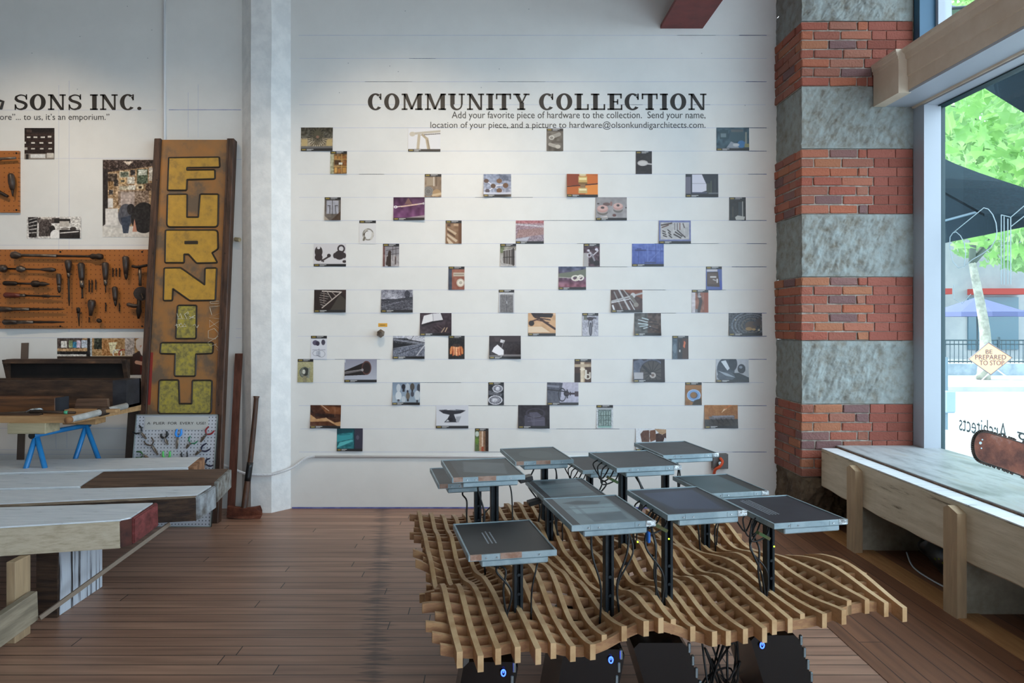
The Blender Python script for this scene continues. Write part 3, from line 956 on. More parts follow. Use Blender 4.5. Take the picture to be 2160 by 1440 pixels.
L68 = 68
prints = [
 # x0 x1 y0 y1 curl twist ops label
 (635,703,269,319,.2,.25,'g 3b372c 8a8378;r 0 .45 1 .8 a0927a;n .16 3;r .02 .5 .2 .78 c0a878;r .8 .5 .98 .78 bba574;w .52 .42 .42 26 .022 2c2a26;w .52 .3 .3 14 .05 55503f;e .52 .4 .05 .06 8a6a58;r 0 .8 1 .9 6b6a6a;B b','a spoked windmill wheel, first of the top row'),
 (861,929,271,320,.1,0,'f dcdde2;l .1 .23 1 .12 .1 b9b2a6;e .13 .24 .09 .1 c4bcae;l .4 .28 1 .22 .03 4a4642;l .34 .3 .3 .9 .12 b8ac98;l .45 .28 .58 .45 .1 a99c86;l .58 .45 .64 .9 .13 b3a48c;l .6 .5 .66 .88 .05 8d8272;B b','a bent chrome hook on white'),
 (1153,1188,271,319,.1,0,'g 6e675f 55504a;n .12 6;l .25 .4 .75 .25 .17 9b968e;e .3 .4 .17 .1 c8c4bc;e .3 .41 .1 .06 8a857d;l .2 .7 .65 .8 .15 a8a198;e .68 .8 .16 .09 bdb6ab;r .3 .55 1 .63 58514a;B t','two steel bolt heads in the top row'),
 (1511,1580,269,318,.1,.1,'f 35505e;n .12 5;r .1 .1 .36 .5 27444f;r .13 .25 .3 .42 6a7c84;r .42 .2 .86 .6 3a5560;r .45 .08 .82 .2 5c6468;p 8f98a4 .3 .88 .45 .6 .62 .72 .7 .9;e .76 .72 .12 .16 3f74a8;e .6 .75 .1 .07 c0c4c8;r .88 .2 .93 .7 8b8f86;r .86 .7 1 .86 8c8a62;B b','a cluttered blue workshop, last of the top row'),
 (697,733,319,367,.3,.3,'f 7a5a34;r 0 .1 .2 1 a8a68a;n .15 3;r .2 .34 1 .37 c09858;r .2 .66 1 .69 c8a060;r .66 .1 .7 1 c0955a;r .25 .2 .4 .34 b08048;r .45 .22 .6 .34 a87840;r .72 .2 .95 .34 8a5a30;r .25 .4 .6 .6 4a321e;r .5 .5 .72 .6 d8d4c8;r .25 .72 .4 .95 d0a058;r .45 .78 .62 .95 a87038;r .74 .72 .95 .95 b88848;r .8 .4 .84 .65 8a4a28;r .9 .42 .94 .65 8a4a28;B t','wooden shelves full of baskets'),
 (1341,1375,319,367,.1,0,'f 2e2a2b;n .04 4;e .43 .52 .33 .13 b3adab;e .43 .53 .27 .09 c9c4c2;l .7 .55 .97 .57 .06 c0bab8;B t','a pale oval scoop on black'),
 (896,931,367,416,.2,0,'f 8a7664;n .1 5;r .1 .15 .5 .5 a0907c;r .5 .1 .9 .45 857260;l .55 .15 .55 .5 .06 c8bcae;l .7 .12 .7 .5 .06 6e5c4c;e .22 .75 .3 .22 6f6c6a;o .22 .75 .28 .2 .15 8a8886;o .22 .75 .18 .13 .2 8e8c8a;e .72 .82 .25 .16 a88b68;l .5 .92 1 .85 .1 cbb494;B t','grey rollers and tan wooden spools'),
 (1020,1078,367,416,.9,0,'g 8a94ac 9aa0b4;r .55 0 1 .3 70788c;n .12 3;l .2 .7 .5 .5 .04 e0e0ea;l .5 .5 .85 .45 .04 e0dce0;l .3 .5 .7 .75 .04 c8c8d4;l .1 .3 .35 .5 .04 d8d8e4;e .1 .3 .09 .09 5e4a44;e .35 .52 .09 .1 5e4a40;e .57 .3 .1 .1 7a5c48;e .8 .5 .1 .11 6b5040;e .57 .72 .1 .1 705440;e .14 .74 .08 .09 4a4450;r 0 .8 1 .9 c4c8d8;B b','metal flower knots on a blue-grey lattice'),
 (1194,1261,367,416,.2,-.6,'f b8622c;p 8a3e24 0 0 .4 0 .4 .5 0 .5;p e0883a .6 .45 1 .4 1 .9 .6 .9;p c86a2a .65 0 1 .1 1 .4 .65 .42;l 0 .55 1 .42 .05 4a2418;r .38 .1 .66 .36 c8a868;r .38 .36 .66 .44 7a5c34;r .4 .16 .64 .26 e8d8a0;r .38 .6 .66 .84 c0a870;r .4 .64 .64 .72 eadcae;r .44 .44 .6 .6 8a6a48;e .52 .04 .12 .05 d8c8a0;B b','brass latches on orange wood'),
 (1446,1515,367,416,.1,.1,'f 2c3038;r 0 .12 .16 .85 6e6a78;r .2 .02 .5 .78 d2d0dc;p d2d0dc .5 .02 .64 .45 .64 .72 .5 .78;r .2 .4 .64 .415 7a7a88;r .64 .4 .75 .85 40443f;l .78 .3 .78 .85 .03 5c6450;l .9 .2 .9 .8 .02 4c5450;r .2 .78 .66 .84 54566a;r .7 .8 1 .86 6a6e72;B b','a large white panel in a dark room'),
 (685,719,416,465,.4,0,'f 6a625c;r .12 .14 .46 .72 a8a8b2;r .5 .14 .86 .72 a4a4ae;l .48 .1 .48 .75 .03 3c3836;l .2 .36 .35 .36 .03 3a3838;l .33 .36 .33 .7 .03 3a3838;l .65 .36 .8 .36 .03 3a3838;l .66 .38 .7 .72 .03 4a4848;p 4a3a30 .4 1 1 .6 1 1;p a59a8c 0 .8 .3 1 0 1;n .05 4;B t','two door pulls on grey doors'),
 (830,897,416,465,.4,.4,'g 4a2c48 744070;n .1 6;p 7a5a58 .35 .3 .47 .02 .6 .3;l .08 .42 .97 .27 .045 e0d0ca;l .25 .4 .75 .31 .06 d8b8a8;e .07 .42 .06 .06 e8e4e8;e .07 .42 .02 .02 5a3a5c;e .96 .27 .03 .05 c8c0c8;p a09098 .4 .89 1 .78 1 .89;B b','a pale rod on purple cloth'),
 (1256,1322,416,465,.2,-.2,'g 8e8a8c 9a9698;n .06 6;e .35 .3 .12 .07 6a5452;e .5 .28 .04 .1 8c6a66;e .22 .65 .17 .13 6e6864;e .22 .58 .17 .12 a09694;e .22 .5 .18 .16 b8908a;e .22 .46 .17 .12 c6a29c;e .22 .45 .06 .05 4a4446;e .72 .55 .15 .12 6e6866;e .72 .48 .15 .1 a89e9c;e .72 .4 .16 .15 b48e8a;e .72 .36 .15 .11 c8a6a0;e .72 .35 .05 .05 4a4446;e .6 .78 .06 .06 6a4a48;e .08 .28 .04 .03 4a4444;e .98 .45 .03 .03 4a4444;p c8c0bc .1 .89 .35 .8 .4 .89;B b','two spool pulleys on grey steel'),
 (1538,1573,416,465,.1,.1,'f 2a2826;n .04 5;r .55 .2 .85 .8 3c4044;r .78 .18 .84 .84 a8a8a4;p b8b8b4 .35 .86 .5 .78 .95 .84 .9 .98 .4 .98;r .2 .4 .25 .85 4c4238;B t','a dark room with a lit white post'),
 (758,793,465,514,.1,0,'f dad9da;o .53 .6 .34 .26 .2 8a867e;l .3 .8 .42 .42 .13 b8b4ac;l .26 .84 .46 .56 .08 6e675c;l .33 .6 .48 .5 .12 524a40;l .72 .78 .82 .55 .1 c8c4be;e .53 .62 .2 .16 dedddd;r 0 .115 1 .13 e2e2e2;B t','a steel hose clamp ring'),
 (940,974,465,514,.2,.1,'f 8a6c54;n .08 5;r .8 .1 1 1 6a4a36;p c4ae94 .1 .3 .7 .55 .6 .62 .1 .38;p 5a4232 .1 .42 .6 .66 .6 .72 .1 .5;p c8b49c .1 .55 .75 .85 .65 .95 .1 .65;p d0bca4 .08 .72 .5 1 .2 1 .08 .85;r .5 .14 .8 .24 b89c80;r .1 .14 .3 .26 5a4434;B t','open wooden drawers'),
 (1088,1147,465,514,.1,0,'g a08088 8c8490;r 0 0 1 .12 a86c70;p b8b0b8 0 .12 1 .22 1 .3 0 .2;n .1 2;p 9c7e7c .1 .4 1 .3 1 .6 0 .75;n .08 1.4;p b4b4c0 0 .8 .5 .7 .4 .89 0 .89;B b','a pinkish floor grating'),
 (1389,1457,465,514,.2,-.2,'f 6e74a0;r .05 .08 .95 .82 b4b0b0;n .05 4;l .08 .2 .4 .12 .06 4a3c38;l .1 .3 .3 .2 .05 5a4038;l .5 .12 .5 .4 .03 5a5256;l .58 .12 .58 .4 .03 5a5256;l .66 .12 .66 .4 .03 6a3a34;l .76 .14 .8 .3 .05 5a5050;l .12 .45 .2 .5 .05 3c3634;l .12 .55 .22 .6 .05 3c3634;l .14 .65 .24 .7 .05 3c3634;l .28 .4 .36 .5 .05 3c3634;l .3 .52 .38 .62 .05 3c3634;l .32 .64 .4 .74 .05 3c3634;l .48 .6 .68 .75 .06 3c3634;l .52 .5 .72 .68 .06 3c3634;l .58 .42 .82 .72 .05 3c3634;l .85 .3 .85 .7 .02 8a8888;l .9 .3 .9 .7 .02 8a8888;B b','rows of dark hand tools laid out'),
 (662,730,514,562,.1,0,'f d2cfd2;e .15 .35 .12 .24 3c3434;e .15 .6 .12 .16 3a3032;e .15 .17 .05 .07 d2cfd2;e .8 .5 .16 .2 3a3234;e .66 .52 .06 .12 3c3436;e .95 .52 .05 .12 3c3436;o .85 .22 .12 .18 .4 3a3234;l .25 .75 .48 .55 .07 3e3638;e .47 .52 .06 .08 3a3234;l .25 .7 .3 .78 .06 3e3638;e .95 .78 .06 .06 3c3436;B b','old padlocks and a key'),
 (808,842,514,562,.3,0,'f a8a2a4;r 0 .1 .12 1 6e4a48;n .1 3;r .12 .1 1 .5 8e8a90;l .2 .3 1 .2 .02 3a3638;l .2 .5 1 .42 .02 4a4448;l .6 .1 .6 .75 .02 4a4448;l .8 .1 .8 .75 .02 4a4448;r .3 .4 .5 1 3a2e2a;e .42 .38 .1 .08 3a2e2a;l .3 .6 .25 .9 .1 3a2e2a;r .74 .6 .8 .92 4a3c3c;e .77 .6 .04 .04 6a5450;B t','a dark iron statue under pipes'),
 (1055,1089,514,562,.2,.1,'g 8a867a b4b0b0;r 0 .1 .25 .4 6a7252;n .1 3;p 57504c .2 .3 .9 .15 .9 .95 .2 .85;l .2 .3 .9 .2 .03 c0bcba;l .35 .3 .35 .85 .03 9a9694;l .5 .26 .5 .88 .03 a09c9a;l .66 .24 .66 .9 .03 a09c9a;l .82 .2 .82 .95 .05 2e2a28;l .2 .6 .9 .58 .03 2e2a28;r .9 .3 1 1 c8c6c8;B t','a slatted iron gate'),
 (1231,1265,514,562,.2,0,'f 453038;n .15 3;r 0 .4 .3 1 a8a4a4;e .3 .3 .08 .05 d8d4dc;e .8 .25 .1 .06 d0ccd8;o .35 .5 .14 .1 .4 c8c4cc;l .3 .32 .6 .5 .05 b8b4bc;l .9 .3 .6 .5 .05 c0bcc4;e .55 .75 .22 .14 2c2428;l .5 .45 .75 .85 .08 8a868e;e .8 .85 .18 .12 221c20;B t','a motorcycle with bright chrome'),
 (1333,1400,514,562,.1,0,'g 5a6cb0 48589c;n .06 4;r .1 .26 .45 .32 2c386c;r .15 .18 .3 .26 3c4884;l 0 .28 1 .32 .02 2e3a74;l .75 0 .75 .85 .02 34407c;l .5 .85 .95 .2 .02 7080bc;l .2 .32 .2 .85 .02 38447e;l .35 .32 .35 .85 .015 6878b8;l .5 .05 .5 .85 .015 7484c0;l .9 .05 .9 .85 .015 3c4884;r .4 .8 .75 .86 36406c;B b','blue corrugated steel'),
 (946,980,562,611,.3,.1,'g a06a58 8c5648;r 0 .1 .22 1 3e4454;n .05 5;r .3 .26 1 .42 c0b4a4;l .36 .34 .95 .34 .03 7a6a5c;e .75 .7 .25 .18 c8bcae;e .76 .7 .19 .13 e4dcd0;e .76 .7 .1 .07 b8aea0;B t','a white doorknob on pink wood'),
 (1178,1236,562,611,.3,0,'g 45506a 8a4a58;n .16 5;p 6a6e60 0 .3 .6 .2 1 .1 1 .45 0 .5;l 0 .46 .5 .5 .03 b0a8a4;o .62 .5 .16 .13 .4 ddd6cc;o .8 .48 .13 .13 .45 e2dcd4;l .6 .6 .85 .42 .07 d0c8bc;B b','a knotted white rope against autumn colours'),
 (1489,1523,562,611,.1,.3,'f 55649c;r .05 .12 .72 .22 c0bcc4;p 4c3c36 .06 .24 .75 .22 .85 .88 .06 .85;p 5e4c44 .12 .3 .68 .28 .75 .78 .12 .75;l .3 .45 .6 .45 .07 c8c4c4;l .45 .56 .6 .6 .05 b0acac;l .7 .55 .7 .68 .06 d4d0d0;r .85 .6 1 1 4a5aa8;B t','a rusted strike plate on blue'),
 (663,731,611,659,.5,.3,'f 3a2a28;p 2c2220 0 0 .85 .02 .98 .35 1 .9 0 .9;p 46403a .8 .2 1 .45 1 .9 .5 .9;l .25 .06 .85 .1 .05 cfc4bc;l .85 .1 .25 .8 .045 c8bcb4;l .4 .08 .55 .42 .03 b8aca4;l .2 .14 .45 .2 .02 b0a8a0;l .18 .24 .45 .3 .02 c8c0b8;l .16 .34 .42 .4 .02 b0a8a0;l .17 .44 .38 .5 .02 c8c0b8;l .18 .54 .35 .6 .02 b0a8a0;l .2 .64 .3 .7 .02 c8c0b8;l .3 .06 .3 .6 .02 8c7c74;l .55 .1 .7 .3 .03 a89c94;B b','a pale toothed truss on dark brown'),
 (804,871,611,659,.5,0,'g 8a8a96 b4b4be;n .14 6;r 0 .42 1 .89 55555e;n .08 2;p 3c3c44 0 .42 .5 .4 1 .3 1 .45 0 .5;r .78 .02 .84 .35 3a3a42;e .82 .2 .09 .16 40404a;l 0 .75 .7 .5 .02 8c8c98;l 0 .6 .6 .48 .02 2c2c34;n .12 1.3;B b','a grey cloudy landscape'),
 (1052,1085,611,659,.2,.1,'f 8c8a8a;n .07 3;r 0 .12 1 .2 c8c8cc;r .08 .24 .92 1 747274;n .07 2;l .5 .24 .5 1 .02 55535a;e .52 .54 .06 .06 2c2a30;l .52 .5 .52 .6 .03 d8d8dc;r 0 .2 .08 1 bcbcc0;r .93 .2 1 1 c4c4c8;B t','a grey panelled door'),
 (1288,1355,611,659,.2,-.3,'f 4a3430;p 7a4634 .3 0 1 0 1 .4 .5 .1;n .06 4;l .25 0 .6 .9 .08 b4b2b4;l .4 0 .8 .7 .05 9a9898;l .1 .1 .35 .85 .06 8a8888;l 0 .52 1 .15 .08 a8a6a8;l 0 .58 .6 .4 .04 d0d0d4;e .7 .25 .08 .12 c0bebf;l .65 .3 .82 .65 .13 6e6660;e .8 .66 .08 .1 8a827a;l .05 .7 .1 .9 .08 d0d0d4;l .6 .5 .75 .88 .04 c4c2c4;B b','crossed steel rails and a hammer'),
 (1459,1494,611,659,.1,0,'f 8a5a48;r 0 .1 .22 1 c4bcc0;n .08 4;r .75 .1 1 1 8c4a34;l .4 .15 .55 .5 .14 4a3c3a;l .55 .5 .42 .95 .13 3e3230;l .45 .15 .42 .3 .1 8a8488;e .48 .3 .09 .05 a8a2a4;r .2 .85 .35 1 7a787c;B t','a curved dark horn by orange brick'),
 (886,953,660,708,.6,.2,'f 40343a;n .06 4;p e4e2e4 .12 .12 .4 .02 .42 .35 .05 .5;p d8d6da .4 .02 .65 0 .73 .3 .42 .36;l .4 .02 .42 .38 .02 8a868c;p 221c20 .05 .52 .42 .37 .73 .31 .72 .36 .42 .44 .07 .6;l .45 .65 .6 .82 .06 2c2224;l .55 .55 .7 .7 .05 5a4a4c;l .68 .85 .78 .65 .04 b8a088;l .8 .82 .86 .65 .04 c0a88c;B b','an open white book on a dark table'),
 (1114,1172,660,708,.1,0,'f caa078;n .05 6;p 241a18 .1 0 .95 .02 .85 .2 .2 .18;l .3 .15 .98 .7 .09 3e241a;l .25 .2 .8 .3 .05 3a241c;l .3 .3 .75 .42 .04 55352a;l .05 .4 .4 .25 .06 4a2c20;e .12 .45 .1 .12 221816;p e0c8ac 0 .6 .5 .6 .8 .85 0 .85;r .9 0 1 .1 d8b898;B b','a dark wooden chair arm'),
 (1228,1262,660,708,.1,0,'f a8a8b4;n .14 2;r .3 .5 .75 1 b8b8c0;l .15 .22 .85 .22 .05 2c2a2e;e .5 .25 .2 .08 3a3036;l .42 .3 .36 .6 .03 3c3a3e;l .6 .3 .66 .6 .03 3c3a3e;e .52 .72 .1 .3 3e3e46;e .52 .72 .05 .24 6a6a74;r .1 .12 .3 .3 6a6a60;B t','a bicycle seen from the front'),
 (1338,1394,660,708,.7,0,'f 4c4a48;r .5 0 1 1 4a3830;n .12 4;l .3 .22 .55 .3 .06 a8b4b8;l .15 .3 .5 .4 .04 c0c8cc;l .15 .46 .5 .5 .05 b8c4c8;l .2 .6 .5 .55 .05 a8b4b8;l .35 .68 .6 .6 .05 b4bcc0;l .55 .3 .85 .4 .04 2c2220;l .5 .45 .9 .5 .05 30241f;l .5 .6 .9 .75 .05 2c2220;B b','shining spoons fanned on slate'),
 (1537,1607,660,708,.5,0,'f 3c3e44;n .08 2;o .68 .55 .6 .62 .06 6c7480;o .68 .55 .5 .52 .07 70747c;o .68 .55 .4 .42 .08 5c6068;o .68 .55 .3 .32 .1 6a6258;n .14 1.3;e .66 .56 .17 .2 5a4a3e;p 4a4444 .7 .5 .95 .15 1 .5 .8 .6;e .6 .7 .1 .08 9a7c50;e .75 .72 .06 .05 a88a5c;e .9 .75 .03 .04 c0b8a0;e .2 .3 .02 .03 c0b8a0;B b','a round drain grate'),
 (656,690,708,757,.2,.1,'f d6d8e0;e .28 .3 .18 .11 5a5468;e .42 .33 .12 .1 3a3444;e .77 .28 .12 .12 4a4654;l .1 .6 .9 .6 .02 8a8c98;o .3 .75 .2 .12 .15 9498a4;o .65 .78 .25 .15 .12 9a9ea8;l .35 .85 .6 .88 .03 7c808c;r .32 .68 .6 .82 b4b8c4;l .5 .55 .5 .9 .015 70747e;B t','two knobs and a pencil drawing'),
 (829,896,708,757,.8,0,'f 3a3a40;p b8bcc8 0 0 1 0 1 .1 0 .1;p c4c4cc .3 .02 1 .02 1 .28 .5 .15;p 7a7c86 0 .12 1 .3 1 .4 0 .2;p 6a6e7c 0 .6 .8 .35 1 .38 1 .9 0 .9;n .16 1.3;l .0 .55 .9 .35 .03 8c909c;l .1 .8 1 .4 .02 2a2a30;l .75 .85 1 .4 .04 c8c8d0;l .55 .2 .65 0 .015 2c2c30;p 1e1e22 0 .3 .6 .38 0 .55;B b','railway tracks and gravel'),
 (946,980,708,757,.1,0,'f 1c1816;e .5 .62 .44 .22 7a3a1e;l .5 .4 .5 .12 .02 3a3a38;l .2 .5 .14 .75 .09 d88a50;l .35 .48 .32 .8 .09 e8a070;l .5 .46 .5 .82 .09 f0b080;l .65 .48 .68 .8 .09 e49a68;l .8 .5 .86 .75 .09 c87840;l .28 .6 .28 .85 .05 a84a24;l .58 .58 .6 .86 .05 b0502a;l .72 .55 .76 .84 .05 9a4420;e .5 .42 .25 .06 3c2c24;n .06 2;B t','a glowing orange lamp on black'),
 (1032,1099,708,757,.7,.2,'f 2c2224;n .05 3;r 0 .02 1 .25 3a2e30;p 4a3e40 .15 .05 .35 .05 .3 .25 .2 .25;p eceaee .15 .5 .26 .38 .46 .62 .46 .85 .38 .9 .08 .68;p d8d6da .36 .15 .5 .2 .46 .32 .34 .28;l .45 .25 .4 .5 .03 8c868a;l 0 .88 .55 .84 .04 8a8688;r .45 .8 1 .89 7c787a;B b','a white paper slip on black iron'),
 (1418,1452,708,757,.2,0,'f 3a3a40;r 0 .1 .3 1 4c5a68;n .06 3;r .35 .1 .62 1 2c2a2e;r .62 .1 1 1 45302a;l .75 .25 .75 .5 .06 b05a3c;l .78 .3 .72 .45 .08 c06a48;r .42 .6 .5 .7 c8c8c8;e .15 .55 .12 .2 6a7884;l .45 .3 .45 .5 .03 5a4a44;B t','a dark door edge with an orange rag'),
 (628,661,757,806,.3,0,'f a8a27c;g b0aa84 9c966e;e .45 .58 .34 .24 787a70;o .45 .58 .34 .24 .15 5a6058;e .5 .55 .2 .18 3c3e3a;l .75 .4 .7 .8 .08 8c8e80;l .45 .8 .5 1 .16 8a8468;e .4 .55 .1 .1 c8c8bc;n .06 2;B t','a glass insulator on olive green'),
 (727,795,757,806,.4,0,'g 9090a0 b4b8c4;p 221c1c 0 .5 .65 .12 .78 .15 .8 .5 .7 .68 0 .72;e .68 .38 .14 .28 2a2020;o .68 .38 .15 .3 .2 5c3c38;l 0 .62 .55 .47 .08 6a6466;l 0 .56 .55 .45 .02 a8a4a6;e .55 .47 .04 .06 9c989a;r 0 .02 .03 .15 c8ccd4;B b','a dark trumpet-like pipe'),
 (1212,1247,757,806,.1,0,'f 4a3428;r .35 .13 .6 1 d8c8b0;r .55 .13 .62 1 b09a80;r 0 .22 1 .34 b8a48c;n .05 4;r .6 .15 1 .22 7c6450;l .68 .5 .68 .78 .09 d4ccc0;o .78 .76 .2 .12 .45 d8d0c4;l .92 .6 .92 .75 .08 c8beb0;e .48 .44 .16 .05 e8dcc8;r 0 .6 .34 1 30241e;B t','a white hook on a post'),
 (1335,1402,757,806,.6,-.2,'f 34303a;p 565c6e 0 .1 .25 0 .35 .1 .1 .7 0 .75;o .6 .55 .44 .56 .12 5c6070;n .06 3;e .6 .55 .36 .46 4a4442;w .6 .6 .48 13 .025 1e1c20;e .62 .7 .1 .13 b0a8a4;e .62 .7 .05 .06 6a5a54;r .02 .58 .32 .86 a8a4a8;l .3 .3 .55 .65 .08 221e22;r .88 .05 1 .9 2e2628;B b','a spoked flywheel'),
 (1510,1579,757,806,.5,.1,'g b4b8c0 a0a4aa;e .3 .45 .27 .5 3c4450;e .52 .2 .13 .3 2c323c;p d0d8e0 .15 .1 .3 .05 .42 .4 .35 .5;e .78 .42 .12 .2 2a2c34;e .76 .35 .05 .06 7a828e;p 252a32 .3 .6 .7 .6 1 .8 1 .9 .2 .9;e .3 .75 .27 .2 4a525e;p 9aa4b0 .05 .5 .3 .72 .6 .8 .35 .62;n .03 4;B b','dark glossy metal balls'),
 (828,886,806,854,.7,0,'g 8090a4 9aaab8;e .22 .25 .08 .18 c0c8d0;e .4 .2 .07 .12 2a2a30;r .36 .25 .44 .42 2c2c34;e .55 .22 .08 .18 b8c0ca;r .52 .35 .58 .5 3c3c44;e .72 .2 .08 .16 504a44;r .69 .32 .75 .42 2c2a2c;e .95 .25 .06 .18 40424a;e .22 .6 .11 .2 ccd2d8;r .18 .75 .26 .85 4c4e56;e .4 .75 .08 .14 b8c0c8;e .56 .6 .07 .16 6a6258;r .53 .74 .59 .84 2e2c30;e .72 .52 .06 .12 4a4c54;e .9 .58 .1 .22 c4ccd2;r .87 .78 .93 .88 3c3e46;e .05 .7 .06 .14 9aa4b0;B b','a dozen old light bulbs'),
 (1030,1063,806,854,.2,0,'f 2a2a30;p 5c5c64 0 .35 .9 .5 .8 .62 0 .55;e .6 .28 .34 .17 c8c8d0;e .6 .28 .28 .13 7c7c86;e .6 .28 .14 .09 d4d4dc;o .45 .78 .46 .2 .2 d0d0d8;e .45 .78 .34 .14 8a8a94;e .4 .78 .18 .09 c4c4cc;n .12 2;B t','two chrome headlights'),
 (1154,1220,806,854,.4,0,'g b8b4c4 a8a8bc;p 50525e 0 0 .5 .02 .4 .9 0 .9;n .06 3;p 7c7e8c 0 .1 .4 .15 .38 .25 0 .2;l 0 .32 .55 .4 .05 2e2c34;o .48 .55 .13 .3 .16 2a2830;e .62 .5 .09 .12 24222a;r .62 .32 .66 .7 24222a;l .6 .5 1 .5 .08 3c3038;r .72 .42 .76 .58 2c2428;r .88 .4 1 .62 453840;B b','an iron lamp bracket on a grey sky'),
 (1445,1480,806,854,.2,-.1,'f 8a6038;n .07 6;r 0 .12 1 .3 9a6c42;e .56 .64 .34 .24 3c4c64;o .52 .57 .42 .26 .45 7c9cc8;o .52 .57 .42 .26 .12 a8c0dc;e .5 .56 .2 .13 8c6844;p 3a3024 .55 .8 .95 .7 1 1 .4 1;B t','a blue roll of tape on wood'),
 (655,721,854,903,.8,.5,'f 4a2a1c;p 7a4a2c .3 0 1 .1 1 .4 .5 .35;p c09468 0 .4 .2 .6 .5 .55 .8 .75 1 .7 1 .9 0 .9;p 2a1814 .15 .35 .8 .42 .85 .55 .15 .5;l .35 0 .6 .25 .03 d8b8a0;l .5 .55 .9 .95 .03 d0a884;p 5a341f .0 .72 .6 .7 .9 .9 0 .88;l .8 .1 .8 .5 .02 8c5c3c;p 2a1c18 0 .1 .1 .35 0 .3;n .06 4;B b','curved brown timbers meeting'),
 (920,988,854,903,.4,0,'f d2d3da;p 2e2e36 .08 .22 .6 .2 .92 .24 .75 .36 .55 .4 .6 .58 .66 .74 .25 .74 .36 .58 .42 .42 .22 .36;p 70727c .1 .2 .6 .18 .92 .22 .6 .25;p c4c6cc .36 .62 .42 .7 .3 .72;e .45 .62 .07 .08 1e1e26;p a4a6ae .62 .5 .78 .48 .7 .75 .62 .72;l .35 .2 .6 .2 .02 f0f0f4;B b','a black anvil on white'),
 (1093,1160,854,903,.5,.4,'f 2c262c;n .05 4;p 4a4654 .2 .45 .4 .35 .5 .6 .45 .9 .2 .9;p 585464 .35 .32 .6 .3 .85 .55 .85 .9 .45 .9;o .55 .35 .32 .22 .2 3e3844;l .3 .55 .7 .5 .015 7a7686;l .3 .7 .8 .65 .015 7a7686;l .5 .4 .5 .9 .015 6a6674;B b','dim blue-violet crates'),
 (1258,1293,854,903,.2,0,'f c4c8cc;r .1 .2 .9 .95 6c7c7c;r .16 .26 .84 .88 8ca09c;n .14 1.4;l .28 .26 .28 .88 .02 3c4a48;l .42 .26 .42 .88 .02 3c4a48;l .58 .26 .58 .88 .02 3c4a48;l .72 .26 .72 .88 .02 3c4a48;l .16 .45 .84 .45 .02 44524f;l .16 .65 .84 .65 .02 44524f;r .1 .9 .9 .97 8ab0a8;p a8acb0 0 .12 1 .12 .9 .2 .1 .2;B t','a green-grey barred door'),
 (1485,1556,854,903,.6,-.2,'g a8703c 8a5a30;n .05 5;p 6a6468 .12 .5 .9 .45 .9 .62 .2 .7;p 8a8890 .2 .46 .85 .44 .9 .5 .3 .55;p 38302c 0 .62 1 .6 1 .89 0 .89;l .2 .62 .28 .75 .05 1e1a18;l .35 .62 .43 .75 .05 1e1a18;l .5 .6 .58 .74 .05 1e1a18;l .65 .6 .73 .74 .05 1e1a18;l .8 .6 .88 .74 .05 1e1a18;p e8c8a0 .5 .35 .6 .14 .72 .05 .68 .15;l .62 .15 .8 0 .06 c07038;n .05 2;B b','a metal comb and a brush tip'),
 (711,766,903,951,.5,.2,'f 2a7078;n .1 4;r .68 0 1 .9 3a3848;p 3c98a0 0 .3 .6 .2 .6 .45 0 .6;p 1c4a54 0 0 .65 0 .6 .15 0 .25;p 5ab4b8 .1 .62 .55 .5 .65 .55 .3 .72 .0 .85;l .65 0 .68 .9 .04 163840;l .1 .3 .5 .26 .02 1c545c;e .8 .4 .06 .1 5a5868;B b','teal painted metal, lowest row'),
 (1002,1031,903,951,.3,.2,'f 6a5040;r 0 .1 .3 1 5a6a44;e .15 .25 .14 .12 c8d0c8;e .14 .55 .12 .15 6a8a3c;r .3 .1 .5 1 b08c6c;r .5 .1 .6 1 e0c8b4;r .6 .1 .75 1 8a6850;r .78 .1 1 1 3c2c24;l .55 .85 .55 1 .1 a04a30;n .06 2;B t','bamboo poles and green leaves'),
 (1340,1405,903,951,.3,-.3,'f d8dade;p 5a3a2c .15 .25 .25 .1 .45 .08 .5 .3 .46 .6 .2 .6;p 6e4834 .47 .1 .65 .06 .68 .5 .48 .6;p 3c241c .66 .25 .8 .2 .95 .4 .9 .6 .66 .6;l .45 .1 .46 .6 .02 d0c8c0;p b09070 .62 .02 1 .05 1 .3 .8 .25;p 4a3026 .85 .3 1 .2 1 .45;n .05 3;r 0 .62 1 .89 cfd2d6;B b','carved brown shells behind the rear screen'),
]
for x0, x1, y0, y1, cu, tw_, ops, lab in prints:
    shape = 'landscape' if x1 - x0 > 45 else 'upright'
    sheet('photo_print', x0, x1, y0, y1, ops, 'small ' + shape + ' print of ' + lab, 'photo print', 'photo prints pinned in rows on the white wall', cu, tw_)

GL = 'unframed photographs on the wall beside the sign'
sheet('wall_photograph', 52, 115, 270, 336, 'f 2c1e1a;n .03 5;r .0 .0 1 .14 1e1614;r .06 .05 .24 .14 4a3c36;r 0 .2 1 .22 4a342c;r 0 .4 1 .42 452f28;r 0 .58 1 .6 452f28;r .08 .27 .2 .32 d8d4cc;r .3 .27 .43 .32 d8d4cc;r .54 .27 .68 .32 d8d4cc;r .78 .25 .9 .31 d8d4cc;r 0 .44 .05 .5 d8d4cc;r .22 .45 .35 .5 d8d4cc;r .5 .45 .63 .5 d8d4cc;r .8 .45 .92 .5 d8d4cc;r 0 .62 .1 .7 c8c4bc;r .22 .64 .35 .68 d8d4cc;r .52 .64 .64 .68 d8d4cc;r .8 .64 .92 .68 d8d4cc;r 0 .82 1 1 8a8078;r .2 .84 .7 .96 d8d8d8;r .05 .84 .14 1 2c2420;r .75 .8 .98 .95 cfcac2;n .06 2', 'dark photograph of a drawer cabinet with white labels', 'photograph', GL, .05, 0)
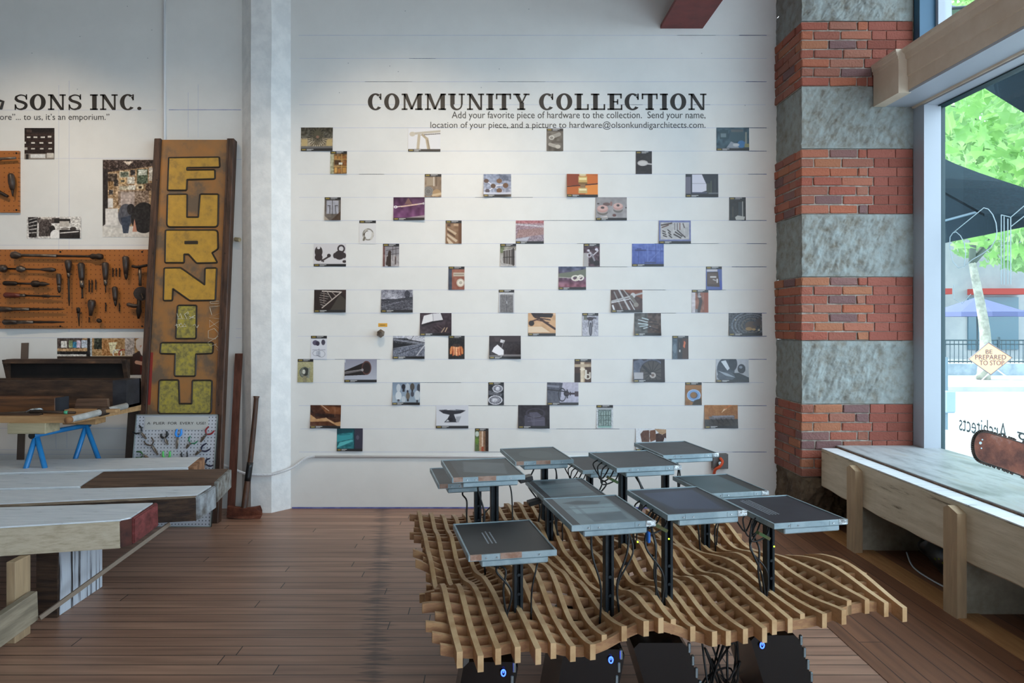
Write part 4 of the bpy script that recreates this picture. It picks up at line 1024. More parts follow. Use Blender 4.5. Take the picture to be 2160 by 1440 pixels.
sheet('wall_photograph', 217, 325, 337, 500, 'f a88c6c;p 40302a 0 0 1 0 1 .08 .1 .16 0 .12;p c8b8a8 .4 .02 .6 .02 .5 .08;n .05 8;r .1 .18 .28 .28 4a3c30;r .32 .15 .52 .23 c8c0a8;r .35 .16 .5 .22 6a7264;r .54 .13 .63 .2 3a3434;r .67 .12 .88 .31 4c5a48;r .69 .13 .86 .2 c8ccc0;r .9 .1 1 .27 d8d4cc;r .32 .24 .45 .31 c8a878;r .35 .26 .42 .29 4a4438;r .48 .22 .62 .31 dcd8cc;r .12 .28 .2 .38 8a6a44;r .22 .26 .3 .34 3c3430;r .32 .34 .5 .39 c0b8a4;r .5 .33 .64 .39 d0ccc0;r .66 .32 .8 .38 c8b898;r .7 .34 .76 .37 4a3c30;r .84 .3 1 .4 5a4638;r .12 .39 .2 .45 2e2826;r .3 .4 .9 .6 8c7868;n .22 2;r .35 .42 .62 .6 b8a8a0;n .12 3;r .1 .5 .2 .62 e0dcd8;r 0 .12 .1 .86 2c2422;r 0 .86 1 1 d8d4ce;p c8c4c0 0 .86 .3 .7 .6 .72 .5 .9;r .05 .63 .3 .85 dcd8d4;e .45 .72 .15 .15 5a5a62;e .55 .64 .08 .07 2c282a;p 3c4454 .35 .75 .55 .72 .5 .95 .4 .95;e .8 .75 .25 .2 262222;n .08 3;p c89078 .58 .93 .62 .76 .67 .93', 'tall photograph of a shop wall covered in picture frames', 'photograph', GL, .05, 0)
sheet('wall_photograph', 57, 172, 457, 503, 'f d8d4d0;p 2a2422 .02 .02 .2 .02 .18 .95 .04 .95;l .04 .15 .18 .05 .03 d8d4d0;l .04 .3 .18 .2 .03 d8d4d0;l .04 .45 .18 .38 .03 d8d4d0;l .04 .6 .18 .55 .03 d8d4d0;l .04 .75 .18 .72 .03 d8d4d0;r .2 .05 .6 .3 5a504c;r .25 .02 .45 .12 c8c0b8;r .22 .3 .45 .9 4a403c;n .2 2;r .5 .1 .8 .3 2a2422;r .6 .2 .78 .45 c0b8b0;e .47 .6 .05 .2 1e1816;e .52 .85 .09 .25 f0eeec;r .6 .6 .98 1 2c2624;l .62 .75 .95 .68 .05 e0dcd8;r .84 .82 .98 .95 1a1614;e .85 .55 .06 .08 3a3230;e .7 .55 .08 .05 8a827c;n .06 2', 'wide black and white photograph of a cluttered shop', 'photograph', GL, .05, .1)
sheet('wall_photograph', 121, 325, 713, 790, 'f b08a5c;n .08 5;r 0 0 .26 .28 4a3c36;r .04 .08 .1 .26 e0dcd4;r .12 .06 .16 .26 9aa880;r .16 .1 .2 .26 3a84a8;r .2 .06 .24 .26 d8c8dc;r .25 .05 .31 .27 c8d0dc;r 0 .28 .3 .36 c8a074;r 0 .36 .33 .5 1e1816;r 0 .44 .3 .5 d8d4cc;r .34 0 .36 .52 b8c0c4;r .31 0 .34 .5 2a2422;r .38 0 .46 .3 3a3c2c;r .4 .1 .44 .3 2a2c20;r .46 .05 .62 .5 b07c48;p ece0b8 .53 .12 .62 .1 .6 .3 .66 .4 .55 .42;o .62 .42 .05 .12 .25 e0dcd4;o .68 .42 .05 .12 .25 a84838;r .7 0 .8 .5 b4a8a0;n .2 2;r .36 .48 .8 .6 d8c8a8;r 0 .5 .8 1 3a2c24;p 42302c .78 .45 .88 .3 1 .5 1 1 .78 1;p 6a2824 .86 .5 .94 .48 .97 1 .86 1;e .88 .18 .07 .2 d8ccc4;e .9 .2 .045 .16 c89078;e .9 .34 .045 .16 e4dcd6;e .87 .1 .06 .1 dcd4cc;l .82 .66 .93 .72 .1 d8a890', 'colour photograph of a white-bearded person pointing beside shop shelves', 'photograph', GL, .05, 0)


# ------------------------------------------------------------------ undulating plywood lattice
HG="""101 109 117 124 128 129 129 130 125 104 71 45 46 75 113 139 145 138 132 132 130 126 127 140 156 159 142 118 99 89 86 84
91 97 103 110 117 124 132 139 137 116 79 47 40 61 93 116 121 118 118 124 125 120 120 135 154 156 139 114 96 86 83 82
81 84 87 92 100 111 124 136 138 120 87 54 39 47 67 83 87 89 98 111 116 111 110 124 142 145 128 106 89 81 78 78
75 76 78 81 87 97 110 123 126 114 90 63 44 40 45 52 56 63 80 100 108 102 99 111 127 129 114 95 81 73 70 72
74 77 79 82 85 91 101 109 110 104 91 74 57 44 37 36 40 51 72 95 104 98 93 102 113 114 102 86 73 63 60 64
75 79 84 89 92 95 99 102 102 99 95 88 74 58 45 40 44 56 76 98 106 100 93 97 104 104 95 82 67 55 51 56
75 77 83 90 95 97 100 104 105 107 108 105 94 78 64 59 61 71 88 105 111 105 96 96 100 101 95 83 67 51 45 51
72 68 70 77 82 87 94 105 115 122 126 122 111 96 84 79 81 88 101 114 118 111 101 97 99 101 99 90 73 55 46 51
72 59 53 55 58 64 78 99 120 134 138 131 117 104 95 91 92 97 107 118 122 115 104 98 98 103 106 101 85 66 55 56
82 63 48 42 39 43 59 85 112 130 133 124 110 100 93 90 89 95 106 119 125 118 105 96 96 104 112 111 99 81 67 63
100 81 62 49 41 41 52 72 94 108 109 99 90 85 82 78 77 84 99 117 126 120 105 93 93 102 114 118 110 93 77 70
121 107 89 75 66 62 63 69 74 76 72 65 63 66 67 64 62 71 91 113 125 120 104 90 89 99 112 119 113 98 82 74
135 124 110 101 98 94 87 75 60 47 37 33 39 51 57 54 53 62 84 108 123 118 102 87 85 94 106 113 110 97 82 74
134 124 112 110 116 118 108 85 56 31 17 15 27 44 55 54 52 60 81 105 119 115 99 85 82 89 99 105 101 90 78 72
120 106 94 96 110 119 112 90 60 33 16 14 28 50 64 64 61 66 81 101 113 110 97 84 81 86 93 96 92 83 75 71
100 82 67 68 83 97 100 89 69 46 29 25 40 65 82 83 77 76 84 98 106 104 94 84 81 84 88 89 86 79 73 72
83 64 47 44 54 68 80 85 79 62 44 39 56 84 104 105 95 86 87 94 100 98 91 84 82 83 85 85 82 78 74 74
72 56 42 36 40 51 67 83 85 71 52 47 67 99 121 122 107 93 89 91 94 93 89 84 83 83 84 84 81 78 77 77
66 56 49 46 47 54 69 86 89 73 51 47 69 103 126 125 108 93 87 88 90 90 87 85 84 84 84 84 82 80 80 80
62 59 61 63 65 70 81 92 91 72 50 45 65 95 114 111 96 85 82 85 88 88 87 85 84 84 84 84 83 82 82 82
60 61 67 74 78 83 90 96 93 77 59 52 63 81 91 86 76 72 77 84 88 88 87 85 85 85 85 84 84 84 83 84
62 62 67 73 79 84 89 94 94 88 78 70 69 70 68 61 56 62 75 86 91 90 88 86 85 85 85 85 85 84 84 84
69 68 68 69 71 74 79 85 92 98 99 93 81 68 54 44 45 59 79 92 95 93 89 87 85 85 85 85 85 85 85 85
81 80 75 70 67 67 69 75 86 102 112 109 93 72 52 40 45 64 87 100 102 97 91 87 86 85 85 85 85 85 85 85
94 95 89 80 73 70 71 74 84 100 112 111 97 76 55 44 51 73 97 110 108 100 93 88 86 85 85 85 85 85 85 85
101 105 103 95 90 88 87 88 92 99 104 102 90 73 56 48 58 82 106 116 113 103 94 88 86 85 85 85 85 85 85 85
99 106 108 108 109 112 114 112 110 106 99 89 77 64 52 48 60 86 109 119 114 104 94 88 86 85 85 85 85 85 85 85
88 97 104 112 122 131 137 135 128 116 100 82 67 55 46 45 60 85 108 117 113 102 93 88 86 85 85 85 85 85 85 85
75 82 94 109 125 138 145 144 136 123 102 80 62 50 43 44 59 83 104 112 108 100 92 88 86 85 85 85 85 85 85 85
65 70 83 100 118 131 135 133 128 118 102 82 64 52 46 48 61 81 98 105 102 96 90 87 86 85 85 85 85 85 85 85
61 65 76 92 107 115 115 110 107 104 96 83 69 59 53 55 66 81 93 98 97 92 89 86 85 85 85 85 85 85 85 85"""
HGT = np.array([[float(v) for v in r.split()] for r in HG.strip().split('\n')]) / 1000 + .4
RS, DU = .0645, 2 * .0645
OX, OY, SN, CS = -.112, 2.21, .199, .980
TH = math.asin(SN)


def hh(u, v):                          # smooth height of the lattice surface
    a = min(max(u / RS + 2, 0), HGT.shape[0] - 1.001)
    b_ = min(max(v / .06 + 1, 0), HGT.shape[1] - 1.001)
    i, j = int(a), int(b_)

    def cr(p, t_):
        return p[1] + .5 * t_ * (p[2] - p[0] + t_ * (2 * p[0] - 5 * p[1] + 4 * p[2] - p[3] + t_ * (3 * (p[1] - p[2]) + p[3] - p[0])))
    q = []
    for k in range(-1, 3):
        ii = min(max(i + k, 0), HGT.shape[0] - 1)
        q.append(cr([HGT[ii][min(max(j + m, 0), HGT.shape[1] - 1)] for m in range(-1, 3)], b_ - j))
    return cr(q, a - i)


def uv(u, v, z):
    return V((OX + CS * u - SN * v, OY + SN * u + CS * v, z))


VF = [0, -.022, .01, .005, -.014, .029, .017, 0, .064, .042, .005, .027, .064, .044, .009, .029, .025, .008, .046, .047, .066, .03, .009, .062, .047, .026, .009]


def vback(i):
    if i >= 25:
        return .62 - .05 * (i - 25)
    if i <= 14:
        return 1.45 + .38 * i * RS
    return 1.80 - (i - 14) * .062


waffle = thing('plywood_lattice', 'wavy plywood lattice plinth on the floor carrying the flat screens', 'plinth', (.5, 3.1, 0), TH)
winv = (Matrix.Translation((.5, 3.1, 0)) @ Matrix.Rotation(TH, 4, 'Z')).inverted()
rnd = random.Random(2)


m_edge2 = M('crossing_edge_lit_tint', 'a07a54', 'b8946c', scale=9, rough=.55)  # dimmer painted-in light for the tops of the crossing ribs


def ribbon(path, name, mat, th=.0195, dep=.053, drop=0.0):
    """a plywood blade standing on edge along path [(u, v)]"""
    mb = MB()
    n = len(path)
    rings = []
    for k, (u, v) in enumerate(path):
        a, c = path[max(k - 1, 0)], path[min(k + 1, n - 1)]
        d = V((c[0] - a[0], c[1] - a[1])).normalized()
        nx, ny = -d.y * th / 2, d.x * th / 2
        z = hh(u, v) - drop
        rings.append([mb.bm.verts.new(winv @ uv(u + sx * nx, v + sx * ny, z + dz)) for sx, dz in ((1, 0), (-1, 0), (-1, drop - dep), (1, drop - dep))])
    for a, c in zip(rings, rings[1:]):
        for k in range(4):
            mb.bm.faces.new((a[k], a[(k + 1) % 4], c[(k + 1) % 4], c[k]))
    mb.bm.faces.new(rings[0])
    mb.bm.faces.new(rings[-1][::-1])
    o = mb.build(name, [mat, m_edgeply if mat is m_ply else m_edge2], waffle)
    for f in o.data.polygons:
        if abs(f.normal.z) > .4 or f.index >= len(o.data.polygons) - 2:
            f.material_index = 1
    return o


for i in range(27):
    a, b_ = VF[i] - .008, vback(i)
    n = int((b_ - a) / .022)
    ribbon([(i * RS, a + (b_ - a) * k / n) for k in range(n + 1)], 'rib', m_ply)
OV = [.055, .075, .09, .05, .09, .05, .03, .06, .02, .07, .035, .03, .07, .03, .07, .02, .02, .05, .065, .04, .03, .05, .04, .05, .03, .04, .05, .03]
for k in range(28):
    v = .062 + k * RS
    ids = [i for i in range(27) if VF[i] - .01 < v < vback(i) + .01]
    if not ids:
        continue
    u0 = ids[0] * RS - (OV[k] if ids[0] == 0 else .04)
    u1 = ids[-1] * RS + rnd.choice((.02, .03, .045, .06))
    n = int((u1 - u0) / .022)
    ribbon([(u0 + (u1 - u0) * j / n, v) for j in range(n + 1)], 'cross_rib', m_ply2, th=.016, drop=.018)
for u, v in ((.35, .95), (1.1, .95), (.35, 1.35), (1.1, 1.3)):
    p = winv @ uv(u, v, 0)
    MB().b(p.x - .02, p.x + .02, p.y - .02, p.y + .02, 0, hh(u, v) - .045).build('stand_leg', m_black_pl, waffle)

# ------------------------------------------------------------------ flat screens on slotted posts
SW, SL = .31, .372
LCDG = 'bare flat screens lying on posts over the plywood lattice'


def screen_mat(name, a, b_, c=None, sc=5, **kw):
    return M(name, a, b_, c, scale=sc, rough=.42, detail=2, **kw)


scr = {'d': screen_mat('dark_lcd', '1f1f21', '2a2a2c'), 'g': screen_mat('grey_lcd', '353537', '404143'), 'p': screen_mat('violet_lcd', '25252e', '31333b'),
       'm': screen_mat('pale_map_lcd', '484f54', '6f7d83', '586368', sc=4, lo=.42, hi=.5, top=.62)}
m_led = M('green_led', '204010', emit='a8ff30', es=3)
m_bluelug = M('blue_plug', '1f5fae', rough=.4)
m_board = M('circuit_board', '5a4a22', '3a5a2a', scale=30, rough=.5)
m_lcd = attr_mat('lcd_picture', .42)
m_lcd.node_tree.nodes['Principled BSDF'].inputs['Specular IOR Level'].default_value = .3
LCD = {1: 'f 6f7c80;n .02 9;p 4c5458 .16 .2 .4 .12 .7 .2 .62 .3 .3 .28;p 84959a .2 .34 .8 .3 .8 .6 .2 .62;l .12 .42 .85 .44 .015 566064;l .3 .34 .3 .8 .012 566064;p 59646a .3 .66 .78 .62 .74 .9 .3 .92;n .03 5;r 0 0 .1 1 3c3d3f;r .84 0 1 1 3a3a3c',
       10: 'f 66747a;p 505a60 .2 .1 .5 .05 .45 .2 .2 .2;p 7c8c92 .1 .3 .9 .2 .9 .8 .1 .9;n .03 8;l .1 .5 .9 .45 .012 56626a;r .9 0 1 1 3e3f42;r 0 0 .1 1 3e3f42',
       2: 'f 2c2f3c;p 3c4458 .1 .15 .9 .1 .8 .9 .2 .8;n .03 10;r 0 0 .12 1 2a2a2e;r .88 0 1 1 2a2a2e',
       4: 'f 4e5c60;n .02 9;r .8 0 1 1 34322f;r 0 0 .06 1 3c3c3c', 8: 'f 4a4e50;p 606668 .3 .1 .9 .3 .8 .9 .2 .7;n .02 8;r 0 0 .1 1 3e3c3a', 7: 'f 4b5152;n .03 9;e .5 .5 .3 .3 525a5a'}


def lcd_picture(ops, x0, x1, y0, y1, z, par):
    w_, h_ = 40, 48
    A = paint(ops, w_, h_)
    lnr = np.where(A <= .04045, A / 12.92, ((A + .055) / 1.055) ** 2.4)
    s, t_ = np.meshgrid(np.linspace(0, 1, w_ + 1), np.linspace(0, 1, h_ + 1))
    co = np.stack([x0 + (x1 - x0) * s, y1 + (y0 - y1) * t_, np.full_like(s, z)], -1).reshape(-1, 3)
    idx = np.arange((w_ + 1) * (h_ + 1)).reshape(h_ + 1, w_ + 1)
    q = np.stack([idx[:-1, :-1], idx[1:, :-1], idx[1:, 1:], idx[:-1, 1:]], -1).reshape(-1, 4)
    me = bpy.data.meshes.new('screen_picture')
    me.from_pydata(co.tolist(), [], q.tolist())
    me.attributes.new('Col', 'FLOAT_COLOR', 'FACE').data.foreach_set('color', np.concatenate([lnr.reshape(-1, 3), np.ones((w_ * h_, 1))], 1).astype(np.float32).ravel())
    me.materials.append(m_lcd)
    o = bpy.data.objects.new('screen_picture', me)
    COL.objects.link(o)
    o.parent = par


m_ghost = M('faint_lcd_print', '8d9399', rough=.4)
for m_ in scr.values():
    m_.node_tree.nodes['Principled BSDF'].inputs['Specular IOR Level'].default_value = .3
# name, anchor corner, px, py, D, post offset, screen kind, label
MON = [
 ('FL', 988, 1172, .79, .06, 'd', 'lowest front screen with faint rotated text, left of the pale map screen'),
 ('FL', 1205.5, 1108.5, .704, .05, 'm', 'central screen showing a pale grey map image'),
 ('FL', 1408, 1086, .688, -.067, 'p', 'screen with a blue-white reflection, right of the map screen'),
 ('FL', 1633, 1104.5, .752, -.055, 'p', 'rightmost front screen, nearest the window bench post'),
 ('BL', 1418.6, 1004, .806, -.07, 'g', 'low screen half hidden behind the rightmost front screen'),
 ('FL', 1300.5, 987, .65, -.05, 'g', 'high middle screen with black cables at its left edge'),
 ('FL', 1398.8, 960, .686, -.055, 'g', 'farthest screen, beside the orange plug on the wall box'),
 ('FL', 1086.8, 973.9, .713, .05, 'g', 'back screen just right of the two stacked left screens'),
 ('FL', 953.5, 1008, .645, .06, 'g', 'upper of the two overlapping screens on the left'),
 ('FL', 924.5, 1022, .765, .065, 'g', 'lower of the two overlapping screens on the left'),
 ('BL', 1108, 1013, .83, -.08, 'm', 'screen half covered by the pale map screen, tilted cables beside it'),
 ('FL', 1229, 992, .80, -.05, 'g', 'mostly hidden screen behind the high middle screen'),
]
cv, rv = V((CS, SN, 0)), V((-SN, CS, 0))
for mi, (an, px, py, D, off, kd, lab) in enumerate(MON):
    fl = V(((px - CX) / (py - CY) * D, F * D / (py - CY), 0))
    if an == 'BL':
        fl = fl - rv * SL
    ctr = fl + cv * SW / 2 + rv * SL / 2
    base = ctr + cv * off
    rel = base - V((OX, OY, 0))
    bu, bv = rel.dot(cv), rel.dot(rv)
    zb = hh(bu, bv)
    H = EYE - D - zb                          # top face above the post foot
    T_ = thing('flat_screen', 'grey-rimmed ' + lab, 'screen', (base.x, base.y, zb), TH, LCDG)
    x0, x1, y0, y1 = -off - SW / 2, -off + SW / 2, -SL / 2, SL / 2
    r = .007
    fr_ = MB()
    for a in ((x0, x1, y0, y0 + r), (x0, x1, y1 - r, y1), (x0, x0 + r, y0 + r, y1 - r), (x1 - r, x1, y0 + r, y1 - r)):
        fr_.b(a[0], a[1], a[2], a[3], H - .021, H, bev=.0012)
    fr_.build('rim', m_steel, T_)
    sc_o = MB().b(x0 + r, x1 - r, y0 + r, y1 - r, H - .016, H - .003).build('screen', scr[kd], T_)
    if mi in LCD:
        lcd_picture(LCD[mi], x0 + r + .001, x1 - r - .001, y0 + r + .001, y1 - r - .001, H - .0026, sc_o)
    hb = MB().b(x0 + .045, x1 - .03, y0 + .004, y1 - .07, H - .044, H - .021, bev=.004)
    hb.build('rear_housing', m_steel, T_)
    ps = MB()
    for sx in (-1, 1):
        ps.b(sx * .0115 - .0055, sx * .0115 + .0055, -.016, .016, -.075, H - .044, bev=.0012)
    ps.b(-.008, .008, .004, .012, -.07, H - .05)
    ps.build('post', m_blacksteel, T_)
    MB().b(-.05, .05, -.05, .05, H - .05, H - .044).tube([(0, -.019, .05), (0, -.0155, .05)], .006, 8).tube([(0, -.019, .12), (0, -.0155, .12)], .006, 8).build('mount_plate', m_blacksteel, T_)
    # tape and tabs on the rim
    tp = MB()
    if kd in 'dg' and px < 1100:
        MB().b(x0 + .006, x0 + .045, y0 - .0012, y0 + .006, H - .018, H + .0006).build('tape', m_copper, T_)
        tp.b(x0 + .11, x0 + .185, y0 - .0012, y0 + .006, H - .018, H + .0006).build('tape', m_copper, T_)
    else:
        for q in (.22, .75):
            MB().b(x0 + SW * q, x0 + SW * q + .034, y0 - .0012, y0 + .003, H - .019, H - .002).build('rim_tab', m_steel, T_)
        MB().b(x1 - .036, x1 + .0008, y0 - .0014, y0 + .006, H - .018, H + .0006).build('tape', m_silver, T_)
    sc_ = MB()
    for q in (.2, .32, .8):
        sc_.tube([(x0 + SW * q, y0 - .004, H - .011), (x0 + SW * q, y0, H - .011)], .0028, 8)
    sc_.build('screw', m_silver, T_)
    # cables from the housing down along the post into the lattice
    rr = random.Random(mi * 7 + 1)
    sg = 1 if off > 0 else -1
    for k in range(3 if mi not in (8, 9) else 2):
        sx = (1 if rr.random() < .6 else -1)
        a = V((sx * (.03 + .02 * rr.random()), .02 * rr.random(), H - .045))
        zl = -.045
        pts = [a, a + V((.03 * sx, -.01, -.05)), V((sx * (.05 + .05 * rr.random()), -.03, H * .55)), V((sx * (.02 + .05 * rr.random()), -.035, H * .25)), V((sx * (.03 + .03 * rr.random()), -.03, zl))]
        MB().tube(spline(pts, 6), .0042 if k else .0034, 7).build('cable', m_cable, T_, smooth=True)
    if mi in (2, 3, 5, 6, 11):                 # loose plugs at the left rim
        for k in range(3):
            yy = y0 + .12 + k * .06
            pts = [V((x0 - .001, yy, H - .012)), V((x0 - .03, yy - .02, H - .03)), V((x0 - .035 + .02 * k, yy - .03, H - .09)), V((x0 + .03, yy - .02, H - .08)), V((x0 + .06, yy, H - .045))]
            MB().tube(spline(pts, 5), .0032, 6).build('cable', m_cable, T_, smooth=True)
        MB().box((x0 + .02, y0 + .1, H - .075), (.055, .02, .012), rot=Matrix.Rotation(.5, 3, 'Y')).build('circuit_board', m_board, T_)
    if mi in (8, 10):
        MB().box((x1 + (.03 if mi == 8 else -.33), y0 + .12, H - .045), (.06, .05, .02), rot=Matrix.Rotation(-.2, 3, 'Y'), bev=.002).build('inverter_box', m_black_pl, T_)
    if mi in (2, 3):
        MB().ball((x0 + .02, y0 + .03, H - .095), .003).build('led', m_led, T_)
    if mi == 1:
        MB().b(x1 - .015, x1 - .004, y0 + .03, y0 + .05, H - .09, H - .05, bev=.003).build('blue_plug', m_bluelug, T_)
        MB().ball((x1 - .05, y0 + .04, H - .085), .003).build('led', m_led, T_)
    if kd == 'd' or mi == 3:
        gm = MB()
        rr = random.Random(4)
        for k in range(3 if kd == 'd' else 4):
            xx = x0 + (.09 + .014 * k if kd == 'd' else .06 + .013 * k)
            y = y0 + .12
            while y < y0 + (.25 if kd == 'd' else .33):
                l_ = rr.uniform(.004, .012)
                gm.b(xx, xx + .005, y, y + l_, H - .0032, H - .0026)
                y += l_ + .003
        gm.build('screen_text', m_ghost, T_)

# ------------------------------------------------------------------ computer towers under the lattice
m_pc = M('glossy_black_case', '08080a', rough=.25)
m_bled = M('blue_power_light', '0a1a60', emit='2a48ff', es=6)
m_chrome = M('chrome_strip', '9ab0bc', rough=.25, metal=.9)
PCG = 'black computer towers under the plywood lattice'
for (xr, Y, sh, w_, led, lab) in ((.084, 2.36, .17, .19, 'r', 'black computer tower under the lattice, first from the left'), (.47, 2.45, .17, .22, 'r', 'black computer tower under the lattice, second from the left'),
                                 (.711, 2.5, -.285, .2, '', 'black computer tower without a visible light, leaning toward the cable tangle'), (1.1475, 2.56, -.28, .185, 'l', 'black computer tower under the lattice, nearest the window bench')):
    h_ = .372
    xt = xr + sh * (h_ - .376)
    xb = xt - sh * h_
    cx_ = xb - w_ / 2
    T_ = thing('computer_tower', lab, 'computer', (cx_, Y + .21, 0), 0, PCG)
    loc = (cx_, Y + .21, 0)
    mb = MB().prism([(xb - w_, 0), (xb, 0), (xt, h_ - .02), (xt - .02, h_), (xt - w_ + .02, h_), (xt - w_, h_ - .02)], 'y', .41, (0, Y, 0))
    mb.build('case', m_pc, T_, loc)
    st_ = MB()
    for k in range(7):
        z = .06 + k * .046
        xx = xb + sh * z
        st_.b(xx - .012, xx - .002, Y - .004, Y + .01, z, z + .036, bev=.002)
    st_.build('chrome_strip', m_chrome, T_, loc)
    if led:
        zl = .338
        xl = xb + sh * zl + (-.045 if led == 'r' else -w_ + .03)
        bz = MB()
        bz.tube([(xl, Y - .006, zl), (xl, Y + .004, zl)], .0125, 14)
        bz.build('power_button', m_pc, T_, loc)
        ring = MB()
        ring.tube([(xl + .007 * math.cos(a), Y - .007, zl + .011 * math.sin(a)) for a in [2 * math.pi * k / 20 for k in range(21)]], .0022, 6)
        ring.tube([(xl, Y - .007, zl), (xl, Y - .007, zl + .008)], .0016, 6)
        ring.build('power_light', m_bled, T_, loc)
rr = random.Random(9)
mb = MB()
for k in range(5):
    pts = [V((.86 + rr.uniform(-.05, .1), 2.68 + rr.uniform(-.05, .1), .2 + rr.uniform(-.17, .19))) for q in range(7)]
    pts[0].z = .004
    pts[-1].z = .004
    mb.tube(spline(pts, 6), .004, 6)
solo(mb, 'cable_tangle', m_cable, 'loose tangle of black cables on the floor between computer towers', 'cables', smooth=True)

# ------------------------------------------------------------------ conduit and outlet on the wall
mb = MB().tube([(wx(664), YW - .012, wz(962)), (wx(1500), YW - .012, wz(962))], .011, 10)
solo(mb, 'wall_conduit', m_pipe, 'straight white conduit running low along the wall behind the screens', 'conduit', smooth=True)
pts = spline([pt(664, 962, YW - .014), pt(645, 966, YW - .02), pt(620, 984, 5.62), pt(596, 994, 5.54), pt(573, 1000, 5.50), pt(545, 1001, 5.495), pt(520, 999, 5.495), pt(495, 990, 5.52), pt(470, 980, 5.56), pt(450, 974, 5.6)], 26)
rr_ = [.0095 + (.0022 if k % 2 else -.001) for k in range(len(pts))]
solo(MB().tube(pts, rr_, 10), 'flexible_conduit', m_pipe, 'white ribbed flexible conduit sagging round the pilaster', 'conduit')
mb = MB().tube([(wx(348.5), YW - .012, wz(560)), (wx(348.5), YW - .012, 4.62)], .0105, 10)
solo(mb, 'wall_conduit', m_pipe, 'vertical white pipe on the wall above the FURNITU board', 'conduit', smooth=True)
ob = thing('outlet_box', 'grey steel outlet box on the wall with an orange plug', 'outlet', pt(1516, 987, YW))
loc = ob.location
MB().b(wx(1500), wx(1532), YW - .05, YW, wz(986), wz(955), bev=.003).build('box', M('grey_box_steel', '6d6b6a', rough=.5, metal=.4), ob, loc)
mo = M('orange_rubber', 'd8522a', rough=.5)
MB().tube(spline([pt(1519, 966, 5.585), pt(1524, 974, 5.56), pt(1518, 984, 5.56), pt(1509, 990, 5.585), pt(1506, 1000, 5.63)], 6), .012, 8).build('orange_plug', mo, ob, loc, smooth=True)
MB().tube([pt(1519, 977, 5.60), pt(1519, 977, 5.555)], .014, 12).build('receptacle', m_silver, ob, loc)

# knob and yellow tag pinned among the prints
kn = thing('steel_finial', 'small faceted steel knob on the wall under a yellow tag', 'knob', pt(805, 712, YW))
loc = kn.location
c_ = pt(805, 703, YW)
MB().tube([c_, c_ + V((0, -.02, 0))], [.018, .014], 10).build('stem', m_toolmetal, kn, loc)
bm_ = MB()
bmesh.ops.create_icosphere(bm_.bm, subdivisions=1, radius=.036, matrix=Matrix.Translation(c_ + V((0, -.045, 0))))
bm_.build('facet_head', m_toolmetal, kn, loc)
tg = thing('paper_tag', 'small yellow paper tag above the steel knob', 'tag', pt(807, 689, YW))
loc = tg.location
MB().b(wx(798), wx(817), YW - .002, YW - .0002, wz(689), wz(681.5)).build('paper', M('yellow_card', 'd9a23c', rough=.7), tg, loc)
MB().b(wx(801), wx(813), YW - .0026, YW - .002, wz(685.8), wz(684.8)).build('print_line', m_grey, tg, loc)


# ------------------------------------------------------------------ painted FURNITU board leaning on the wall
m_sign = M('rust_orange_sign_paint', '6b5846', '966a3e', 'a87038', scale=4.2, st=(1, 1, .8), lo=.40, hi=.5, top=.66, rough=.5, bump=.15)
m_rail = M('brown_sign_rail', '35231a', '55392a', scale=4, st=(8, 8, 1), rough=.55, bump=.3)
m_letter = M('crackled_yellow_paint', 'a07c38', 'b98e38', 'c8993a', scale=16, lo=.34, hi=.45, top=.66, rough=.5, bump=.2)
m_letter2 = M('worn_green_yellow_paint', '78703f', '988c48', 'ad9c3e', scale=34, lo=.38, hi=.5, top=.62, rough=.5, bump=.2)
m_outline = M('black_letter_outline', '2a2016', rough=.55)
SB, ST = V((-2.44, 5.25, 0)), V((-2.44, 5.575, 3.03))
sgn = thing('painted_sign', 'tall rusty board lettered FURNITU leaning on the white wall', 'sign', SB)
m_lean = Matrix.Rotation(-math.atan2(ST.y - SB.y, ST.z), 4, 'X')
SLEN = (ST - SB).length


def sgnloc(px, py):                     # photo point on the board's face -> local (x, z along the board)
    k = (py - CY) / F
    Y = (SB.y + (ST.y - SB.y) / ST.z * EYE) / (1 + (ST.y - SB.y) / ST.z * k)
    return (px - CX) / F * Y - SB.x, (EYE - k * Y) / math.cos(math.atan2(ST.y - SB.y, ST.z))


def lean(o):
    o.data.transform(m_lean)
    return o


